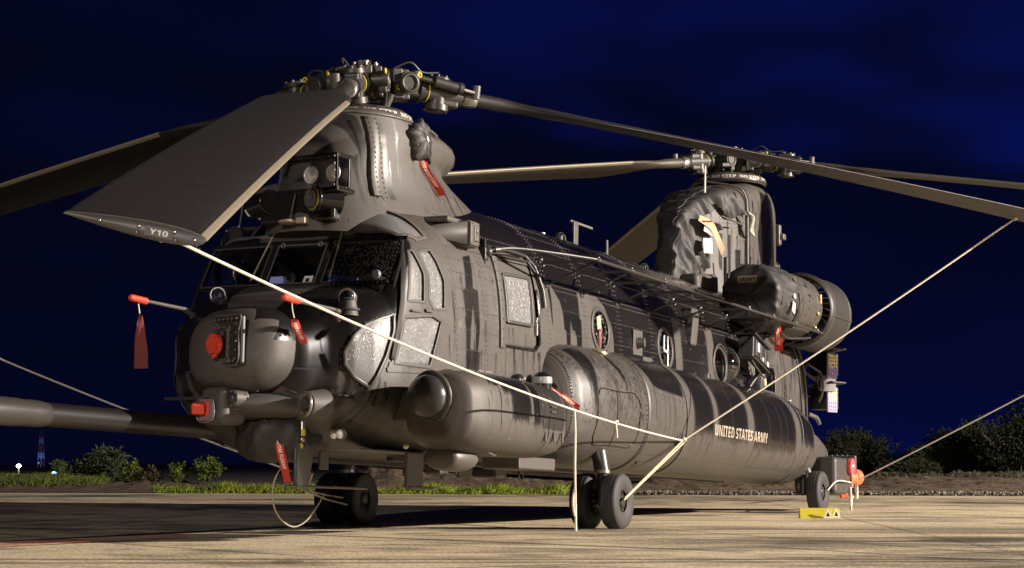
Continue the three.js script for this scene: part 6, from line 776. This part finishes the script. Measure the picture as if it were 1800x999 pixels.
{ // cover on the aft pylon: hangs over its front and along its shoulder
  const t = grp('pylon_cover', scene); t.rotation.z = TILT; tag(t, 'crumpled black tarpaulin draped over the front of the aft rotor pylon', 'cover');
  const inside = (x, y) => x < 9.6 + .1 * Math.sin(y * 9) + .1 * Math.sin(y * 23) + Math.max(0, (y - 4.1)) * .3 && y > 3.32 || (y > 4.9 - (x - 9.3) * .22 - .1 * Math.sin(x * 7) && y < 5.1 - (x - 9.5) * .3 + .06 * Math.sin(x * 5) && x < 10.6) || (x < 10.1 && y > 4.8);
  for (const s of [1, -1]) { const pos = [], idx = [], nx = 92, ny = 90; for (let i = 0; i <= nx; i++) for (let j = 0; j <= ny; j++) { const x = 8.66 + 2.0 * i / nx, [, T] = interp(AP, Math.max(8.7, x)), y = 3.3 + (T + .02 - 3.3) * (1 - Math.pow(1 - j / ny, 1.5)), z0 = apZ(Math.max(8.7, x), Math.min(y, T - .0001)), rip = fold(x * 1.2 + y * .6, y, s, 4.2, .11) + .02 * Math.sin(x * 17 + y * 12) * smooth(3.2, 4, y), off = .05 + Math.max(-.035, rip); const edge = j === ny ? 0 : 1; pos.push(x - .05 + (x < 9 ? -.1 * Math.max(0, rip) : 0), y + .035 * smooth(T - .3, T, y) + rip * .25 * smooth(T - .4, T, y), s * (z0 + off) * edge + (edge ? 0 : 0)); }
    for (let i = 0; i < nx; i++) for (let j = 0; j < ny; j++) { const x = 8.66 + 2.0 * (i + .5) / nx, a = i * (ny + 1) + j, y = pos[a * 3 + 1]; if (!inside(x, y)) continue; const b = a + 1, c = a + ny + 1, d = c + 1; idx.push(a, c, b, b, c, d); }
    const g = new THREE.BufferGeometry(); g.setAttribute('position', new THREE.Float32BufferAttribute(pos, 3)); g.setAttribute('uv', new THREE.Float32BufferAttribute(pos.flatMap((v, i) => i % 3 === 0 ? [v - 8, pos[i + 1] - 3] : []), 2)); g.setIndex(idx); g.computeVertexNormals(); mesh('cloth', g, blackCloth, t); }
  mesh('tag', [rbox(.2, .22, .012, .004, 9.4, 4.14, .4, 0, -.35, .06), rbox(.2, .08, .012, .004, 9.42, 4.36, .4, 0, -.35, -.3)], MAT.card, t); mesh('bunched_cord', [...Array(7)].map((_, i) => tube([[10.35 + i * .03, 4.75 - i * .02, .7], [10.43, 4.68 - i * .03, .76 - .01 * i], [10.5 + i * .02, 4.56 - i * .02, .7]], .022, 6)), std([.3, .31, .24], .8), t); mesh('edge_cord', [tube([[9.5, 3.9, .45], [9.4, 3.7, .5], [9.2, 3.5, .6], [9.0, 3.35, .7], [8.8, 3.15, .85]], .012, 6), tube([[8.75, 3.45, .95], [9.0, 3.4, .98], [9.4, 3.4, .95]], .01, 6)], MAT.rib, t); mesh('buckle', [...Array(6)].map((_, i) => rbox(.07, .07, .03, .008, 8.95 + i * .1, 3.42 + .03 * Math.sin(i * 2), .9, 0, 0, i)), MAT.black, t);
}
{
  const t = grp('intake_cover', scene, ...B2W(fpOn(-.12, 3.98, 1, .0))); tag(t, 'crinkled black cloth cover on the round intake of the forward pylon', 'cover'); const rows = [[.17, -.01], [.185, .02], [.17, .05], [.12, .075], [.06, .085], [.005, .09]].map(([r, z]) => [...Array(40)].map((_, i) => { const a = i / 40 * 6.283, q = r * (1 + .1 * Math.sin(a * 9) + .1 * Math.cos(a * 4 + 1)) + (Math.sin(a) < -.6 ? .03 : 0); return [q * Math.cos(a) + z * .2, q * Math.sin(a), z + fold(Math.cos(a) * r * 9, 1, Math.sin(a) * r * 9, 2, .05)]; })); mesh('cloth', loft(rows, true, 2), blackCloth, t); mesh('tag', rbox(.07, .04, .008, .003, .02, -.01, .1, 0, .2, -.4), MAT.white, t); mesh('tail', loft([[.03, -.14, .02], [.1, -.2, .03], [.16, -.26, .02]].map(([x, y, z], i) => [[x - .05 + i * .02, y, z], [x + .05 - i * .02, y + .01, z + .02], [x, y + .03, z + .05]]), true, 2), blackCloth, t);
  const u = grp('sensor_cover', scene, ...B2W([1.38, 1.6, 1.38])); u.scale.setScalar(.82); tag(u, 'small black dome cover with a white band above the radar pod', 'cover'); mesh('dome', [sph(.13, 0, 0, 0, 1, 1.05, 1), cyl([0, -.2, 0], [0, 0, 0], .12, .13, 24)], MAT.blackGloss, u); mesh('stripe', latheXless(), std([.28, .28, .28], .3), u);
  const v = grp('sensor_cover', scene, ...B2W([.95, 1.58, 1.3])); tag(v, 'low black rubber knob left of the banded dome cover', 'cover'); mesh('knob', [sph(.09, 0, -.02, 0, 1, 1.1, 1)], MAT.black, v);
}
function latheXless() { return lathe([[.134, -.02], [.135, 0], [.133, .05], [.128, .065]], 30); }
{ // red lens and plug covers
  const a = grp('lens_cover', scene); a.position.set(...B2W([-2.68, 1.69, -.02])); a.rotation.set(0, -.36, 0); tag(a, 'round red lens cover on the nose sensor window', 'cover'); mesh('disc', [cyl([.02, 0, 0], [-.02, 0, 0], .095, .095, 30), loft([0, 1].map(k => [[-.02 + .04 * k, -.08, -.05], [-.02 + .04 * k, -.08, .05], [-.02 + .04 * k, -.125, 0]]), true, 3)], MAT.red, a); mesh('bolt', [[.07, .04], [-.05, -.06], [-.04, .07]].map(([y, z]) => sph(.008, -.02, y, z, 1, 1, 1, 6)), MAT.black, a);
  const b = grp('lens_cover', scene, ...B2W([-2.65, 1.12, -.19])); tag(b, 'red flap cover on the small sensor below the nose at the left', 'cover'); mesh('flap', [rbox(.1, .1, .12, .02, 0, 0, 0, 0, .5, .2), rbox(.05, .13, .05, .01, .06, 0, .06)], MAT.red, b);
  for (const s of [1, -1]) { const z = s > 0 ? .95 : -.78, x = s > 0 ? -2.98 : -2.8, y = s > 0 ? 2.03 : 2.105, c = grp('pitot_cover', scene); tag(c, s > 0 ? 'orange sleeve cover on the near pitot tube below the rope' : 'orange sleeve cover on the far pitot tube left of the nose', 'cover'); mesh('sleeve', [cyl(B2W([x + .12, y, z]), B2W([x - .1, y + .01, z]), .034, .03, 14), sph(.03, ...B2W([x - .1, y + .01, z]))], MAT.red, c); }
  const P = B2W([12.1, 1.02, 1.74]), d = grp('dispenser_cover', scene, ...P); tag(d, 'round red disc cover on the side of the tail dispenser box', 'cover'); mesh('disc', [cyl([0, 0, 0], [0, 0, .05], .125, .125, 28)], std([.62, .08, .09], .5), d); mesh('mark', [rbox(.05, .03, .01, .003, -.035, .01, .052), rbox(.05, .03, .01, .003, .04, .01, .052)], MAT.white, d);
  const Q = B2W([12.25, .84, 1.5]), e = grp('dispenser_cover', scene, ...Q); tag(e, 'orange bucket-shaped plug on the back of the tail dispenser box', 'cover'); mesh('plug', [cyl([0, 0, .1], [.3, .02, .25], .18, .12, 28), cyl([.3, .02, .25], [.33, .02, .265], .1, .09, 24)], std([.72, .12, .03], .55), e); mesh('mark', [cyl([.33, .02, .265], [.336, .02, .268], .05, .05, 16)], MAT.card, e);
  const f = grp('dispenser_cover', scene, ...B2W([12.35, 1.02, 1.58])); tag(f, 'second red plug behind the orange bucket plug', 'cover'); mesh('plug', cyl([0, 0, 0], [.12, 0, .05], .12, .11, 20), std([.5, .1, .08], .5), f);
  const r = grp('wheel_pin_flag', scene, ...B2W([XR + .75, .56, 1.9])); tag(r, 'small red pin flags under the dispenser box by the aft wheel', 'flag'); mesh('flag', [rbox(.16, .05, .04, .01, -.08, 0, 0), rbox(.12, .06, .04, .01, .1, .01, 0)], MAT.red, r);
}
// ---------- chocks ----------
{
  const cg = [G(25.8, 4.06), G(26.0, 4.2)]; cg.forEach((p, i) => { const t = grp('wheel_chock', scene, p[0], 0, p[2]); t.rotation.y = Math.atan2(-RT[1], RT[0]); tag(t, i ? 'second yellow chock, its white triangular end just right of the first' : 'yellow chock bar lying in front of the aft wheel', 'chock', 'yellow wheel chocks');
    const tri = (w, h, c) => new THREE.Shape([[-w, 0], [w, 0], [c, h], [-c, h]].map(q => new THREE.Vector2(...q))), g = new THREE.ExtrudeGeometry(tri(.07, .118, .014), { depth: .4, bevelEnabled: true, bevelSize: .005, bevelThickness: .005, bevelSegments: 2 }); g.rotateY(-Math.PI / 2); g.translate(.08, .005, -.01); mesh('bar', g, MAT.yellow, t);
    const sh = tri(.058, .122, .01); sh.holes.push(new THREE.Path([[-.026, .022], [0, .085], [.026, .022]].map(q => new THREE.Vector2(...q)))); const h = new THREE.ExtrudeGeometry(sh, { depth: .014, bevelEnabled: false }); h.translate(.03, .004, .082); mesh('end_plate', h, std([.7, .68, .5], .5), t); mesh('hollow', box(.06, .06, .004, .03, .045, .079), MAT.black, t); });
}
// ---------- things lying behind the windscreen ----------
{
  const put = (name, lab, cat, p, geos) => { const t = grp(name, scene, ...B2W(p)); t.rotation.z = TILT; tag(t, lab, cat); geos.forEach(([n, g, m]) => mesh(n, g, m, t)); };
  put('binder', 'bright blue binder on the dash behind the port windscreen', 'binder', [-1.36, 2.39, .52], [['cover', rbox(.02, .12, .3, .005, 0, 0, 0, .1, 0, -.5), MAT.blue], ['pages', rbox(.02, .1, .28, .004, .02, 0, .01, .1, 0, -.5), MAT.card]]);
  put('box', 'pale blue box on the dash behind the centre windscreen', 'box', [-1.39, 2.395, -.17], [['carton', rbox(.08, .07, .16, .01), MAT.paleBlue], ['lid', rbox(.07, .03, .14, .008, 0, .045, 0), MAT.paleBlue]]);
  put('card', 'white card leaning on the dash at the right of the centre windscreen', 'card', [-1.39, 2.41, .16], [['sheet', rbox(.008, .1, .1, .003, 0, 0, 0, 0, 0, -.5), MAT.card], ['print', rbox(.004, .04, .04, .001, -.007, .0, .0, 0, 0, -.5), MAT.black]]);
  put('helmet_bag', 'crumpled grey bag on the port pilot seat', 'bag', [-1.12, 2.36, .72], [['sack', sph(.14, 0, 0, 0, .8, .9, 1.2), std([.1, .09, .08], .9)], ['strap', tube([[-.1, .08, -.1], [-.13, .0, 0], [-.08, -.06, .12]], .012, 6), MAT.rib]]);
  put('suction_cup', 'clear round suction hook on the port windscreen', 'hook', [-1.43, 2.43, .93], [['cup', sph(.045, 0, 0, 0, .4, 1, 1), std([.35, .4, .55], .2)], ['ring', ring([-.02, 0, 0], [1, 0, 0], .035, .006, 18), MAT.steel]]);
}
// the white 4 on the round window, the red picture in the first one
{
  const q = (a, b, w) => { const d = Math.hypot(b[0] - a[0], b[1] - a[1]); return rbox(d + w, w, .006, .002, (a[0] + b[0]) / 2, (a[1] + b[1]) / 2, 0, 0, 0, Math.atan2(b[1] - a[1], b[0] - a[0])); };
  const n = grp('window_number', scene, ...B2W([5.4, 2.28, 1.262])); n.rotation.z = TILT; tag(n, 'white taped figure 4 on the second round cabin window', 'number'); mesh('tape', [q([-.07, .15], [-.07, -.02], .032), q([-.07, -.02], [.06, -.03], .032), q([.06, .15], [.06, -.2], .034)], MAT.white, n);
  const p = grp('window_cloth', scene, ...B2W([3.42, 2.3, 1.19])); p.rotation.z = TILT; tag(p, 'red and cream cloth hanging inside the first round cabin window', 'cloth'); mesh('red_fold', loft([...Array(6)].map((_, i) => [[-.05 + .01 * i, .08 - i * .06, .01 * (i % 2)], [.0, .08 - i * .06, .02], [.06, .08 - i * .06, .0]]), false), std([.3, .06, .05], .8), p); mesh('cream_patch', rbox(.12, .15, .01, .004, -.08, .12, .02, 0, 0, .2), std([.5, .46, .3], .7), p);
}
renderer.render(scene, camera);
